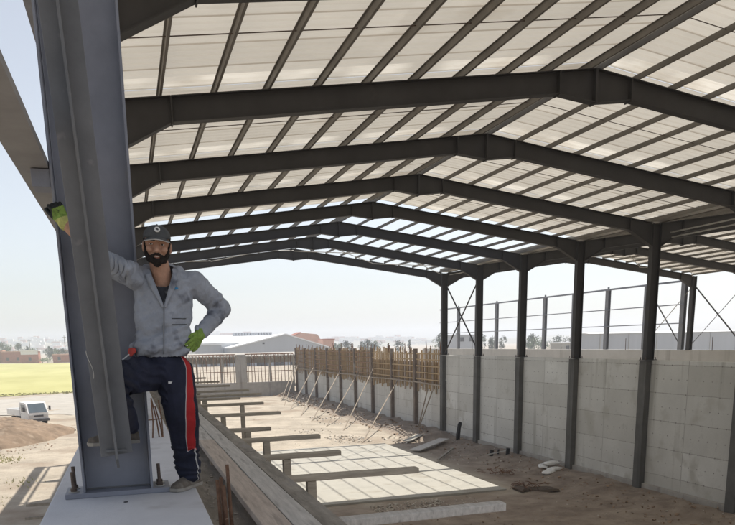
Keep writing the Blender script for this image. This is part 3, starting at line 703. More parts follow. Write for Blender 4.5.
for k, (y, xe, px, nm) in enumerate(((3.6, 1.98, None, 'paler joist end in the front corner'), (4.97, 1.97, 1.16, 'long joist'), (6.0, 1.68, 1.2, 'joist'), (7.18, 1.80, 1.24, 'joist'), (8.16, 1.46, 1.2, 'short joist'),
        (10.0, 1.94, 1.15, 'joist'), (11.78, 2.02, 1.67, 'joist'), (13.15, 1.84, 1.2, 'joist'), (14.0, 2.37, 1.3, 'long joist'), (15.4, 2.34, 1.3, 'long joist'), (17.4, 2.2, 1.3, 'joist'), (19.5, 2.2, 1.3, 'joist'), (22.0, 2.1, 1.3, 'joist'))):
    t = thing('timber_joist', (1.2, y, -.13), f'weathered timber {nm} over the pit, {ORD[k]} from the camera', 'timber beam', 'joists sticking out from the walkway')
    sk = random.uniform(-.04, .06)
    hh = .021 if k else .024
    rings = []
    for i in range(9):
        u = i / 8; x = .56 + (xe - .56) * u; yy = y + sk * u; d = noise.noise(V((x * 3, y, 0))) * .004
        rings.append([V((x, yy - .042, -.05 - hh * 2 + d)), V((x, yy + .042, -.05 - hh * 2 + d)), V((x, yy + .042, -.05 + d * .3)), V((x, yy - .042, -.05 + d * .3))])
    MB().loft(rings).build('beam', 'timber_joist' if k else 'plank_grey', t, bevel=.007)
    if px: MB().bar((px, y + sk * .4, -.05 - hh * 2 - .002), (px + .02, y + sk * .4, GZ), .065, .065, (0, 1, 0)).build('post', 'timber_joist', t, bevel=.005)

# ------------------------------------------------------------------ formwork stretch of the middle wall
t = thing('unfinished_wall', (19.7, 67, GZ), 'unfinished pale concrete wall with dark posts below the timber formwork', 'wall')
MB().box(19.75, 20.05, 44.41, 90.4, GZ - .3, -1.7).build('wall_body', M['wall'], t, bevel=.01)
for n in range(10, 19):
    y = YN(n); MB().box(19.5, 19.748, y - .12, y + .16, GZ - .3, .35).build('pilaster', 'post_brown', t, bevel=.015)
for n in range(9, 18):
    ya, yb = YN(n) + (.35 if n > 9 else .45), YN(n + 1) - .25
    rnd = random.Random(n); t = thing('formwork_panel', (19.6, (ya + yb) / 2, -2.2), ('open batten' if n < 12 else 'brown boarded') + f' timber formwork panel, {ORD[n-9]} beyond the last steel column', 'formwork', 'timber formwork panels')
    if n >= 12: MB().box(19.69, 19.72, ya, yb, -2.0, .15).build('board', 'ply', t)
    else: MB().box(19.70, 19.72, ya, yb, -2.0, -.55).build('board', 'ply', t)
    nb = 13
    for i in range(nb):
        y = ya + (yb - ya) * (i + .5) / nb + rnd.uniform(-.07, .07); top = .22 + rnd.uniform(-.2, .28)
        MB().box(19.60, 19.685, y - .042, y + .042, -2.35 + rnd.uniform(-.35, .12), top).build('batten', 'batten' if rnd.random() < .75 else 'plank_tan', t)
    for z in (-1.75, -1.3, -.85, -.4, .0): MB().box(19.555, 19.598, ya - .02, yb + .02, z - .04, z + .04).build('waler', 'batten' if n < 12 else 'ply', t)
    for i in range(4):
        y = ya + (yb - ya) * rnd.random(); MB().tube([(19.66, y, .0), (19.66 + rnd.uniform(-.1, .1), y + rnd.uniform(-.1, .1), rnd.uniform(.5, .85))], .03, 5).build('rebar', 'rebar', t)
    o = MB().bar((19.46, ya - .3, -2.02 + rnd.uniform(-.06, .06)), (19.46, yb + .35, -2.02 + rnd.uniform(-.06, .06)), .07, .1).build('ledger_board', 'timber_pole', base=(19.46, (ya + yb) / 2, -2))
    tag(o, f'pale horizontal ledger board under the formwork, {ORD[n-9]} beyond the last steel column', 'board', 'ledger boards under the formwork')
for k, (p, q) in enumerate((((14.95, 74.97), (87.0, -1.06)), ((14.53, 69.98), (78.5, -1.14)), ((14.15, 63.48), (75.5, -1.5)), ((13.76, 58.06), (68.2, -1.41)), ((13.94, 53.92), (63.0, -1.72)), ((14.4, 50.8), (58.7, -1.26)), ((13.5, 43.54), (52.85, -2.01)), ((18.6, 46.9), (46.1, -2.5)), ((18.9, 47.6), (46.9, -2.4)), ((15.6, 80), (88.8, -1.2)))):
    o = MB().tube([(p[0], p[1], GZ - .05), ((p[0] + 19.44) / 2, (p[1] + q[0]) / 2, (GZ + q[1]) / 2 - .05), (19.44, q[0], q[1])], .042, 7).build('raking_prop', 'timber_pole', base=(p[0], p[1], GZ))
    tag(o, f'pale slanting timber prop leaning on the formwork, {ORD[k]} counted from the far corner' if k < 7 else f'pale slanting timber prop by the {["last steel column", "last steel column, slimmer second one", "far corner"][k-7]}', 'prop', 'slanting props against the formwork')

# ------------------------------------------------------------------ bits lying on the pit floor
def pillow(c, lx, ly, lz, rz, label, grp):
    mb = MB(); n = 14; rings = []
    for i in range(n + 1):
        u = -1 + 2 * i / n; e = (1 - abs(u) ** 3) ** .5 if abs(u) < 1 else 0; e = max(e, .08)
        ring = []
        for j in range(16):
            a = 2 * math.pi * j / 16; q = V((u * lx, math.copysign(abs(math.cos(a)) ** .6, math.cos(a)) * ly * (.75 + .25 * e), math.copysign(abs(math.sin(a)) ** .7, math.sin(a)) * lz * e))
            q += V((0, 0, noise.noise(q * 7 + V(c)) * .03)); ring.append(q)
        rings.append(ring)
    mb.loft(rings).xf(Matrix.Translation(V(c)) @ Matrix.Rotation(rz, 4, 'Z'))
    tag(mb.build('cement_sack', 'sack', base=c, smooth=True), label, 'sack', grp)
gh = lambda x, y: GZ + ground_h(x, y)
for k, (x, y, z, rz, lb) in enumerate(((18.8, 29.7, .06, .3, 'white sack lying flat at the foot of the wall, lowest of the pile'), (18.6, 30.4, .06, 1.1, 'white sack at the foot of the wall, end-on behind the pile'), (18.9, 30.15, .20, .1, 'white sack on top of the small pile by the wall'), (18.2, 29.2, .06, .6, 'white sack at the front of the pile by the wall'))):
    pillow((x, y, gh(x, y) + z), .42, .22, .085, rz, lb, 'white sacks by the wall')
x, y = 19.1, 41.2
o = MB().loft([[V((x + .11 * math.cos(a) * s_ + ox, y + .11 * math.sin(a) * s_, gh(x, y) + z)) for a in [i * math.pi / 5 for i in range(10)]] for z, s_, ox in ((-.05, 1.1, 0), (.3, 1.25, .02), (.65, 1.1, .07), (.9, 1.15, .12), (1.02, .9, .15), (1.06, .35, .16))]).build('black_bag', 'black', base=(x, y, gh(x, y)), smooth=True)
tag(o, 'tall slim black bag leaning against the wall between two columns', 'bag')
t = thing('scrap_pile', (18.4, 36, gh(18.4, 36)), 'small heap of dark pipe ends and scrap by the wall', 'scrap')
for (x, y, r_) in ((18.3, 35.2, .11), (18.75, 34.2, .1), (18.55, 34.9, .05)):
    MB().tube([(x, y, gh(x, y) - .1), (x + .05, y, gh(x, y) + .32)], r_, 10).build('pipe', 'black', t)
MB().bar((18.0, 35.0, gh(18, 35) + .1), (18.9, 34.5, gh(18.9, 34.5) + .2), .12, .04).build('offcut', 'galv', t)
def lying(x0, y0, x1, y1, w_, h_, m, label, dz=0):
    o = MB().bar((x0, y0, gh(x0, y0) + h_ / 2 + .1 + dz), (x1, y1, gh(x1, y1) + h_ / 2 + .1 + dz), w_, h_).build('loose_board', m, base=(x0, y0, gh(x0, y0)), bevel=.006)
    tag(o, label, 'board', 'boards lying in the pit')
lying(15.2, 38.6, 18.1, 41.0, .7, .06, 'plank_grey', 'wide grey board lying on the soil before the black bag')
lying(16.2, 42.6, 17.6, 43.8, .5, .05, 'conc_pale', 'small pale board lying near the end of the finished wall')
lying(15.0, 34.8, 17.4, 38.2, .12, .08, 'timber_dark', 'thin dark board lying between pale floor and wall', .02)
# brushwood and dark tarp scraps
def brush(x, y, n, s_, label):
    mb = MB(); rnd = random.Random(int(x * 10 + y)); z = gh(x, y)
    for _ in range(n):
        p = V((x + rnd.gauss(0, s_ * .6), y + rnd.gauss(0, s_ * .6), z + rnd.uniform(.02, .12)))
        a = rnd.uniform(0, 6.28); d = V((math.cos(a), math.sin(a), rnd.uniform(-.1, .45))) * rnd.uniform(.3, .8) * s_
        mb.tube([p, p + d * .5 + V((0, 0, rnd.uniform(0, .06))), p + d], .014, 4)
    tag(mb.build('brushwood', 'rebar', base=(x, y, z)), label, 'brushwood', 'brushwood on the soil')
brush(15.9, 27.3, 45, .55, 'dark heap of twigs at the corner of the pale floor'); brush(16.3, 30.4, 40, .55, 'flat heap of twigs between pale floor and wall')
mb = MB(); rings = []
for i in range(9):
    u = i / 8; rings.append([V((15.1 + 1.6 * u, 26.6 + dy + .3 * math.sin(u * 5), gh(15.1 + 1.6 * u, 26.6) + zz + .05 * math.sin(u * 9))) for dy, zz in ((-.45, .01), (.45, .01), (.4, .08), (-.35, .09))])
tag(mb.loft(rings).build('dark_tarp', mat('tarp', (.085, .065, .05), .9, .3, 5, .5, 10), base=(15.9, 26.6, GZ)), 'dark crumpled tarp on the soil beside the twigs', 'tarp')

# ------------------------------------------------------------------ truck
def truck():
    base = V((-8.3, 67.6, GZ)); t = thing('pickup_truck', base, 'small white flatbed truck parked behind the dirt mound', 'truck')
    hd = V((.46, -.89, 0)).normalized(); ang = math.atan2(hd.y, hd.x)
    X = Matrix.Translation(base) @ Matrix.Rotation(ang, 4, 'Z')   # local x forward, y to its left
    def P(mb, nm, m, par=t, **k): return mb.xf(X).build(nm, m, par, **k)
    P(MB().prism([(1.55, -.83, .55), (1.6, -.83, 1.05), (1.22, -.83, 1.86), (1.05, -.83, 1.93), (-.1, -.83, 1.93), (-.1, -.83, .5), (1.3, -.83, .45)], (0, 1.66, 0)), 'cab', 'white', bevel=.03)
    P(MB().add([(1.588, -.74, 1.1), (1.588, .74, 1.1), (1.255, .66, 1.83), (1.255, -.66, 1.83), (1.60, -.74, 1.106), (1.60, .74, 1.106), (1.267, .66, 1.836), (1.267, -.66, 1.836)], [(0, 1, 2, 3), (4, 5, 6, 7), (0, 1, 5, 4), (1, 2, 6, 5), (2, 3, 7, 6), (3, 0, 4, 7)]), 'windscreen', 'glass')
    for s in (-1, 1):
        d = P(MB().prism([(1.3, s * .832, .62), (1.42, s * .832, 1.05), (1.05, s * .832, 1.8), (.1, s * .832, 1.8), (.1, s * .832, .62)], (0, s * .012, 0)), 'door', 'white')
        P(MB().prism([(1.28, s * .846, 1.15), (1.0, s * .846, 1.74), (.2, s * .846, 1.74), (.2, s * .846, 1.15)], (0, s * .006, 0)), 'side_window', 'glass', d)
        P(MB().box(.2, .34, min(s * .846, s * .865), max(s * .846, s * .865), 1.0, 1.03), 'handle', 'plastic', d)
        mr = P(MB().bar((1.35, s * .84, 1.35), (1.4, s * 1.06, 1.4), .03, .03), 'mirror', 'plastic')
        P(MB().box(1.36, 1.42, s * 1.06 - .08, s * 1.06 + .08, 1.22, 1.58), 'mirror_head', 'plastic', mr)
        P(MB().box(1.60, 1.63, s * .62 - .15, s * .62 + .15, .72, .9), 'headlight', 'lamp')
    P(MB().box(1.55, 1.72, -.84, .84, .36, .58), 'bumper', 'plastic', bevel=.02)
    P(MB().box(1.61, 1.625, -.4, .4, .74, .88), 'grille', 'plastic')
    P(MB().box(-3.0, 1.2, -.38, .38, .42, .6), 'chassis', 'plastic')
    bd = P(MB().box(-3.1, -.18, -.85, .85, .78, .86), 'bed', 'white')
    for x0, x1, y0, y1 in ((-3.1, -.18, -.85, -.81), (-3.1, -.18, .81, .85), (-3.1, -3.06, -.809, .809), (-.22, -.18, -.809, .809)):
        P(MB().box(x0, x1, y0, y1, .862, 1.28), 'bed_side', 'white', bd)
    P(MB().box(-.26, -.19, -.8, .8, 1.282, 1.75), 'head_rack', 'galv', bd)
    for x in (1.0, -2.1):
        for s in (-1, 1):
            wn = P(MB().tube([(x, s * .6, .34), (x, s * .8, .34)], .34, 20), 'wheel', 'tyre')
            P(MB().tube([(x, s * .801, .34), (x, s * .812, .34)], .19, 14), 'rim', 'galv', wn)
truck()

# ------------------------------------------------------------------ buildings around
def brick_house(x0, x1, y, h, label, fascia=False, door=True):
    t = thing('brick_house', ((x0 + x1) / 2, y, GZ), label, 'house', 'brick houses beyond the field')
    MB().box(x0, x1, y, y + 9, GZ, GZ + h).build('wall', 'brick', t)
    MB().box(x0 - .3, x1 + .3, y - .3, y + 9.3, GZ + h + .003, GZ + h + .45).build('roof', 'fascia' if fascia else 'roofred', t)
    if fascia: MB().box(x0 + .1, x1 - .1, y - .12, y - .003, GZ + h - 1.5, GZ + h - .01).build('fascia_board', 'fascia', t)
    k = max(1, int((x1 - x0) / 4))
    for i in range(k):
        x = x0 + (x1 - x0) * (i + .5) / k
        w_ = MB().box(x - .6, x + .6, y - .05, y + .2, GZ + 1.2, GZ + 2.6).build('window', 'dark', t)
        MB().box(x - .7, x + .7, y - .12, y - .055, GZ + 1.08, GZ + 1.19).build('sill', 'conc_side', w_)
brick_house(-75, -57, 388, 5.4, 'long low red brick house at the edge of the frame beyond the field')
brick_house(-56.5, -47.8, 384, 5.0, 'plain red brick house between the long one and the white-banded one')
brick_house(-46.6, -39.2, 368, 5.3, 'red brick house with a white band under its flat roof', True)
brick_house(-32.5, -22, 360, 3.3, 'small low red brick house beyond the field, apart from the others')
# second unfinished storey bits
t = thing('brick_house', (-28, 420, GZ), 'pale walled house half hidden behind the small brick house', 'house')
MB().box(-36, -20, 420, 430, GZ, GZ + 5.2).build('wall', 'rubble', t); MB().box(-36.3, -19.7, 419.7, 430.3, GZ + 5.203, GZ + 5.5).build('roof', 'roofred', t)
def hall_building(poly, y0, y1, m, label, name='warehouse', roofm='cladwhite'):
    """gabled shed: poly is the front outline in x,z; roof sheets sit just proud"""
    c = sum(p[0] for p in poly) / len(poly); t = thing(name, (c, y0, GZ), label, 'warehouse')
    MB().prism([(x, y0, z) for x, z in poly], (0, y1 - y0, 0)).build('wall', m, t)
    tops = [p for p in poly if p[1] > GZ + .1]
    for a, b in zip(tops[:-1], tops[1:]):
        MB().bar((a[0], (y0 + y1) / 2, a[1] + .16), (b[0], (y0 + y1) / 2, b[1] + .16), y1 - y0 + .8, .3, (0, 0, 1)).build('roof', roofm, t)
    return t
t = hall_building([(28.5, GZ), (28.5, -.2), (45.2, 3.6), (59, -.6), (59, GZ)], 220, 262, 'clad', 'pale grey gabled warehouse beyond the rebar, with a shallow white roof')
MB().box(38.2, 38.8, 219.85, 219.98, .9, 1.4).build('vent', 'dark', t)
for i in range(5): MB().box(31 + i * 5.2, 34.2 + i * 5.2, 219.8, 219.98, GZ, -2.0).build('door', 'dark', t)  # dark panels standing for the shade inside the open front
t = thing('warehouse', (34, 236, GZ), 'long white roofed shed rising behind the grey gable, with a row of ridge vents', 'warehouse')
MB().box(20.5, 47, 236, 268, GZ, 1.5).build('wall', 'cladwhite', t)
MB().prism([(20, 235.4, 1.502), (20, 252, 4.0), (20, 268.6, 1.502)], (27.5, 0, 0)).build('roof', 'cladwhite', t)
for i in range(14): MB().box(34 + i * .95, 34.6 + i * .95, 250.5, 253.5, 3.6, 4.85).build('ridge_vent', 'clad', t)
t = thing('warehouse', (24, 232, GZ), 'low grey block in front of the long white shed', 'warehouse')
MB().box(19.5, 27, 228, 235, GZ, .9).build('wall', 'clad', t); MB().box(19.2, 27.3, 227.7, 235.3, .903, 1.3).build('roof', 'cladwhite', t)
for i in range(2): MB().box(20.5 + i * 3, 22.5 + i * 3, 227.85, 227.98, GZ, -2.6).build('door', 'dark', t)  # dark panels again painting the shade of open bays
t = thing('small_house', (53.5, 268, GZ), 'orange gable top showing above the grey warehouse roof', 'house')
MB().prism([(57.5, 266, GZ), (57.5, 266, 3.4), (60.5, 266, 4.7), (66.5, 266, 4.1), (67.5, 266, 2.9), (67.5, 266, GZ)], (0, 8, 0)).build('wall', 'roofred', t)
MB().bar((57.3, 270, 3.5), (60.5, 270, 4.9), 8.6, .2).build('roof', 'brick', t)
t = thing('small_house', (62.5, 236, GZ), 'little orange brick house at the end of the warehouse row', 'house')
MB().box(60.9, 64.6, 236, 242, GZ, 1.9).build('wall', 'roofred', t); MB().box(60.6, 64.9, 235.7, 242.3, 1.903, 2.2).build('roof', 'brick', t)
t = thing('warehouse', (140, 150, GZ), 'very long pale grey metal warehouse seen between the posts', 'warehouse')
MB().box(103.3, 205, 150, 156, GZ, 1.75).build('wall', 'clad', t)
MB().prism([(102.8, 149.5, 1.753), (102.8, 153, 2.1), (102.8, 156.5, 1.753)], (103, 0, 0)).build('roof', 'cladwhite', t)
for i in range(12): MB().box(106 + i * 8, 106.15 + i * 8, 149.86, 149.98, GZ, 1.7).build('downpipe', 'galv', t)
t = thing('small_house', (102.5, 215, GZ), 'grey flat-topped block far behind the end bay of the middle row', 'house')
MB().box(99, 106, 215, 224, GZ, 2.3).build('wall', 'clad', t); MB().box(98.7, 106.3, 214.7, 224.3, 2.303, 2.6).build('roof', 'clad', t)
for i in range(2): MB().box(100.3 + i * 3.2, 101.6 + i * 3.2, 214.8, 214.98, .5, 1.8).build('window', 'dark', t)
t = thing('small_house', (135, 205, GZ), 'small cream house between the unroofed posts', 'house')
MB().box(131, 138.5, 205, 212, GZ, -.7).build('wall', 'conc_pale', t); MB().box(130.7, 138.8, 204.7, 212.3, -.697, -.35).build('roof', 'cladwhite', t)
for i in range(2): MB().box(132.4 + i * 3.4, 133.6 + i * 3.4, 204.85, 204.98, -2.6, -1.5).build('window', 'dark', t)

# ------------------------------------------------------------------ trees
def crown_mesh(kind, seed):
    rnd = random.Random(seed); mb = MB(); blobs = []
    if kind == 'cypress': blobs = [(V((rnd.gauss(0, .05), rnd.gauss(0, .05), .25 + .7 * i / 9)), .17 * (1.08 - i / 10) + .03) for i in range(10)]
    elif kind == 'pine': blobs = [(V((rnd.gauss(0, .16), rnd.gauss(0, .16), rnd.uniform(.45, .95))), rnd.uniform(.10, .2)) for i in range(12)]
    else: blobs = [(V((rnd.gauss(0, .22), rnd.gauss(0, .22), rnd.uniform(.3, .85))), rnd.uniform(.12, .24)) for i in range(14)]
    for c, r_ in blobs:
        for _ in range(46):
            d = V((rnd.gauss(0, 1), rnd.gauss(0, 1), rnd.gauss(0, 1))).normalized() * r_ * rnd.uniform(.5, 1.08)
            p = c + d; s_ = rnd.uniform(.018, .045); a = V((rnd.gauss(0, 1), rnd.gauss(0, 1), rnd.gauss(0, 1))).normalized(); b = a.orthogonal().normalized()
            mb.add([p + a * s_, p + b * s_ * .7, p - a * s_, p - b * s_ * .7], [(0, 1, 2, 3)])
    return mb
protos = []
for i, kind in enumerate(('cypress', 'pine', 'round', 'round', 'pine')):
    cm = crown_mesh(kind, 20 + i); me = cm.mesh('crown', fix=False); me.materials.append(M['leaf' if kind != 'round' else 'leaf2'])
    tm = MB(); tm.tube([(0, 0, 0), (.01, 0, .3), (0, .01, .75)], .03, 7, r1=.012)
    for a in range(4): tm.tube([(0, 0, .35 + a * .08), (.12 * math.cos(a * 1.7), .12 * math.sin(a * 1.7), .55 + a * .08)], .012, 5, r1=.005)
    tm = tm.mesh('trunk'); tm.materials.append(M['bark'])
    protos.append((me, tm))
ntree = [0]
def tree(x, y, h, wd, p, label, grp, base=GZ):
    t = thing('tree', (x, y, base), label, 'tree', grp); t.rotation_euler.z = random.uniform(0, 6.28); t.scale = (wd, wd, h)
    link('crown', protos[p][0], t); link('trunk', protos[p][1], t)
rnd = random.Random(3)
kinds = ['slender dark cypress', 'ragged dark pine', 'dull green rounded tree', 'wide green rounded tree', 'thin-topped dark pine']
for i in range(26):
    u = i / 25; x = 113 + 62 * u + rnd.uniform(-1, 1); p = rnd.choice([0, 0, 1, 2, 4])
    tree(x, 262 + rnd.uniform(-10, 25), rnd.uniform(6.2, 8.6) - 1.4 * u, rnd.uniform(4, 6.5) if p else 4, p, f'{kinds[p]} beyond the outer wall, {ORD[i] if i < 20 else "twenty-" + ORD[i-20]} from the braced end bay', 'hazy tree row beyond the outer wall')
tree(119, 172, 4.6, 6.2, 3, 'bushy green tree just beyond the outer wall, larger than its neighbours', 'hazy tree row beyond the outer wall')
for i in range(22):
    u = i / 21; x = 70 + 45 * u + rnd.uniform(-1, 1); p = rnd.choice([1, 2, 4, 0])
    tree(x, 300 + rnd.uniform(-10, 30), rnd.uniform(5.6, 7.2), rnd.uniform(4, 7), p, f'{kinds[p]} far behind the timber formwork, {ORD[i] if i < 20 else "twenty-" + ORD[i-20]} in from the orange houses', 'far trees behind the formwork')
for i in range(24):
    u = i / 23; x = -74 + 54 * u + rnd.uniform(-1.2, 1.2); p = rnd.choice([1, 2, 2, 3, 4, 0])
    tree(x, 415 + rnd.uniform(-6, 50), rnd.uniform(6.0, 10.5) if u < .35 else rnd.uniform(5, 8), rnd.uniform(5, 9), p, f'{kinds[p]} behind the brick houses, {ORD[i] if i < 20 else "twenty-" + ORD[i-20]} from the edge of the frame', 'trees behind the brick houses')
tree(-36.5, 356, 2.6, 5, 3, 'low green bush beside the white-banded brick house', 'bushes by the brick houses')
tree(-34.5, 357, 2.2, 4, 2, 'smaller green bush between the brick houses', 'bushes by the brick houses')
for k, (x, y, h) in enumerate(((-46, 400, 11), (-29.5, 395, 12.5), (-27, 380, 8.5))):
    t = thing('utility_pole', (x, y, GZ), ['thin utility pole behind the white-banded brick house', 'tallest utility pole near the column', 'short utility pole behind the small brick house'][k], 'pole', 'utility poles beyond the field')
    MB().tube([(x, y, GZ), (x, y, GZ + h)], .16, 6, r1=.1).build('pole', 'bark', t); MB().box(x - .9, x + .9, y - .08, y + .08, GZ + h - .9, GZ + h - .75).build('crossarm', 'bark', t)
# distant hills and town
hm = MB(); pts = []
hx = [-1500 + 60 * i for i in range(61)]
def hz(x, r_): return GZ + (17 + 9 * noise.noise(V((x * .0022, r_, 0))) + 4 * noise.noise(V((x * .009, r_, 3)))) * (1.15 if x < 200 else .75)
vs = []; 
for x in hx: vs += [(x, 1000, GZ - 1), (x, 1150, GZ + (hz(x, 1) - GZ) * .55), (x, 1350, hz(x, 1)), (x, 1700, GZ - 1)]
fs = [(i * 4 + j, i * 4 + j + 1, i * 4 + j + 5, i * 4 + j + 4) for i in range(len(hx) - 1) for j in range(3)]
tag(hm.add(vs, fs).build('hills', 'hill', smooth=True), kind='structure')
tm = MB(); rnd = random.Random(5)
for i in range(420):
    x = rnd.uniform(-420, 500); u = rnd.random(); y = 1060 + 280 * u; z = GZ + (hz(x, 1) - GZ) * (.2 + .8 * u) - 1.5; w_ = rnd.uniform(5, 16); h = rnd.uniform(3, 8)
    tm.box(x, x + w_, y, y + w_, z, z + h, rnd.choice([0, 0, 1]))
tag(tm.build('distant_town', ['fascia', 'roofred']), kind='stuff')

# ------------------------------------------------------------------ the man
CAMP = V((0, 0, CZ))
def warp(p):
    """bring hips, trunk and head forward of the column flange; feet, raised knee and gripping hand stay where they touch"""
    a = max(0, min(1, (p.z - .08) / .50)); a = a * a * (3 - 2 * a)
    b_ = max(0, min(1, (p.x + .09) / .15)); b_ = b_ * b_ * (3 - 2 * b_)
    return CAMP + (p - CAMP) * (1 - .062 * a * b_)
class WB(MB):
    def build(s, *a, **k):
        s.v = [warp(p) for p in s.v]; return MB.build(s, *a, **k)
RAW = {}
def organic(name, mb, mats, parent, voxel, smooth=6, deform=None, paint=None, cut=None, base=None):
    """fuse the limbs of mb into one continuous surface, then shape and colour it"""
    src = mb.mesh('tmp'); ob = bpy.data.objects.new('tmp', src); COL.objects.link(ob)
    rm = ob.modifiers.new('r', 'REMESH'); rm.mode = 'VOXEL'; rm.voxel_size = voxel
    if smooth: sm = ob.modifiers.new('s', 'SMOOTH'); sm.factor = .5; sm.iterations = smooth
    dg = bpy.context.evaluated_depsgraph_get(); me = bpy.data.meshes.new_from_object(ob.evaluated_get(dg)); me.name = name
    bpy.data.objects.remove(ob); bpy.data.meshes.remove(src)
    if deform:
        nr = [v.normal.copy() for v in me.vertices]
        for v, n in zip(me.vertices, nr): v.co += n * deform(v.co, n)
    me.materials.clear()
    for m in mats: me.materials.append(M[m])
    if paint:
        for p in me.polygons: p.material_index = paint(p.center, p.normal)
    if cut:
        bm = bmesh.new(); bm.from_mesh(me)
        bmesh.ops.delete(bm, geom=[f for f in bm.faces if cut(f.calc_center_median(), f.normal)], context='FACES')
        bm.to_mesh(me); bm.free()
    me.polygons.foreach_set('use_smooth', [True] * len(me.polygons))
    RAW[name] = [v.co.copy() for v in me.vertices]
    off = root_of(parent).location
    for v in me.vertices: v.co = warp(v.co) - off
    return link(name, me, parent)

MAN = V((.22, 4.62, 0))
man = thing('person', MAN, 'bearded man in cap, stained grey hoodie and navy track pants leaning on the column', 'person')
HC = V((.212, 4.615, 1.438))                       # between the eyes, inside the skull
HM = Matrix.Translation(HC) @ Matrix.Rotation(R(-3), 4, 'Z') @ Matrix.Rotation(R(4), 4, 'Y') @ Matrix.Rotation(R(4), 4, 'X')
sh_r, el_r, wr_r = V((.085, 4.685, 1.255)), V((-.095, 4.41, 1.325)), V((-.272, 4.45, 1.525))
sh_l, el_l, wr_l = V((.415, 4.70, 1.235)), V((.588, 4.80, 1.085)), V((.425, 4.655, .925))
hip_l, kn_l, an_l = V((.262, 4.68, .70)), V((.283, 4.61, .40)), V((.292, 4.575, .10))
hip_r, kn_r, an_r = V((.105, 4.665, .705)), V((-.115, 4.36, .68)), V((-.035, 4.44, .42))

def hand(mb, wrist, d, back, thumb_side, curls, spread, thumb, grow=0., L_=1.):
    """palm and five jointed fingers; d = finger direction, back = back-of-hand normal, curls in degrees per joint"""
    d = V(d).normalized(); back = (V(back) - d * V(back).dot(d)).normalized(); s = d.cross(back) * thumb_side
    pl = .078 * L_; g = grow
    for o, r_ in ((-.026, .0135), (-.009, .0145), (.009, .0145), (.026, .0135)):
        mb.rcone(wrist + s * o * .72, wrist + d * pl + s * o, r_ + g, r_ - .002 + g, n=10)
    for i, (o, ln) in enumerate(((.029, .92), (.0098, 1.0), (-.0098, .95), (-.028, .76))):
        p = wrist + d * pl + s * o; ang = 0; fd = (d + s * spread * (1.5 - i)).normalized()
        for j, (seg, r_) in enumerate(((.038, .0092), (.026, .0085), (.021, .0078))):
            ang += R(curls[i] * (1.0 if j else .8)); dd = fd * math.cos(ang) - back * math.sin(ang)
            q = p + dd * seg * ln * L_; mb.rcone(p, q, r_ + g, r_ - .0007 + g, n=10); p = q
    p = wrist + d * pl * .25 + s * .026; dd = (d * thumb[0] + s * thumb[1] - back * thumb[2]).normalized()
    for seg, r_ in ((.038, .0125), (.03, .0105), (.024, .009)):
        q = p + dd * seg * L_; mb.rcone(p, q, r_ + g, r_ - .001 + g, n=10); p = q; dd = (dd * .8 + d * .35 - back * .22).normalized()

hr = dict(wrist=wr_r, d=(-.36, .02, .93), back=(.15, -1, .05), thumb_side=-1, curls=(52, 55, 55, 58), spread=.05, thumb=(.85, .35, .45))
hl = dict(wrist=wr_l, d=(-.52, -.42, -.74), back=(.62, -.75, .1), thumb_side=1, curls=(16, 20, 24, 28), spread=.12, thumb=(.75, .4, .45), L_=.80)
# --- body: head, neck, trunk, limbs, hands as one skin
b = MB(); h = MB()
h.ell((0, .012, .026), .0735, .092, .078); h.ell((0, -.012, -.034), .060, .070, .070); h.ell((0, -.058, -.088), .026, .024, .020)
for s_ in (-1, 1):
    h.ell((s_ * .036, -.058, -.026), .025, .022, .022); h.ell((s_ * .0135, -.092, -.041), .0095, .010, .0085)
    h.ell((s_ * .0755, .014, -.014), .010, .020, .031); h.rcone((s_ * .010, -.080, .021), (s_ * .046, -.068, .019), .011, .009, n=10)
    h.rcone((s_ * .052, .0, -.04), (s_ * .024, -.055, -.085), .024, .018)
h.rcone((0, -.080, .010), (0, -.106, -.036), .0085, .0135, n=10)
for s_ in (-1, 1):
    h.rcone((s_ * .026, -.074, -.0575), (0, -.082, -.0620), .004, .0052, n=10); h.rcone((s_ * .025, -.075, -.0600), (0, -.083, -.0735), .004, .0055, n=10)
    h.rcone((s_ * .034, -.070, -.030), (s_ * .040, -.060, -.036), .015, .014, n=10)
h.xf(HM); b.v += h.v; b.f += h.f; b.mi += h.mi
# face indices of h need no shift: b was empty before
b.rcone(HM @ V((0, .024, -.05)), V((.233, 4.68, 1.22)), .053, .062)
b.rcone(V((.235, 4.695, 1.17)), V((.19, 4.68, .84)), .10, .088, sq=(1.2, .8)); b.rcone(sh_r + V((.03, 0, -.01)), sh_l - V((.03, 0, .01)), .045, .045)
b.rcone(V((.12, 4.68, .74)), V((.255, 4.685, .74)), .078, .078)
for a_, c_, d_, r0, r1, r2 in ((sh_r, el_r, wr_r, .050, .040, .029), (sh_l, el_l, wr_l, .050, .040, .029)):
    b.rcone(a_, c_, r0, r1); b.rcone(c_, d_, r1, r2)
for a_, c_, d_ in ((hip_l, kn_l, an_l), (hip_r, kn_r, an_r)):
    b.rcone(a_, c_, .078, .055); b.rcone(c_, d_, .055, .038)
b.rcone(an_l - V((0, 0, .035)), V((.225, 4.49, .035)), .024, .018); b.rcone(an_r - V((0, 0, .035)), V((-.17, 4.42, .345)), .024, .018)
hand(b, grow=-.0035, **hr); hand(b, grow=-.0035, **hl)
HI = HM.inverted()
def paint_body(c, n):
    q = HI @ c
    if abs(q.x) < .026 and q.y < -.0805 and -.078 < q.z < -.056: return 1
    return 0
organic('body', b, ['skin', 'lip'], man, .0042, 3, paint=paint_body)
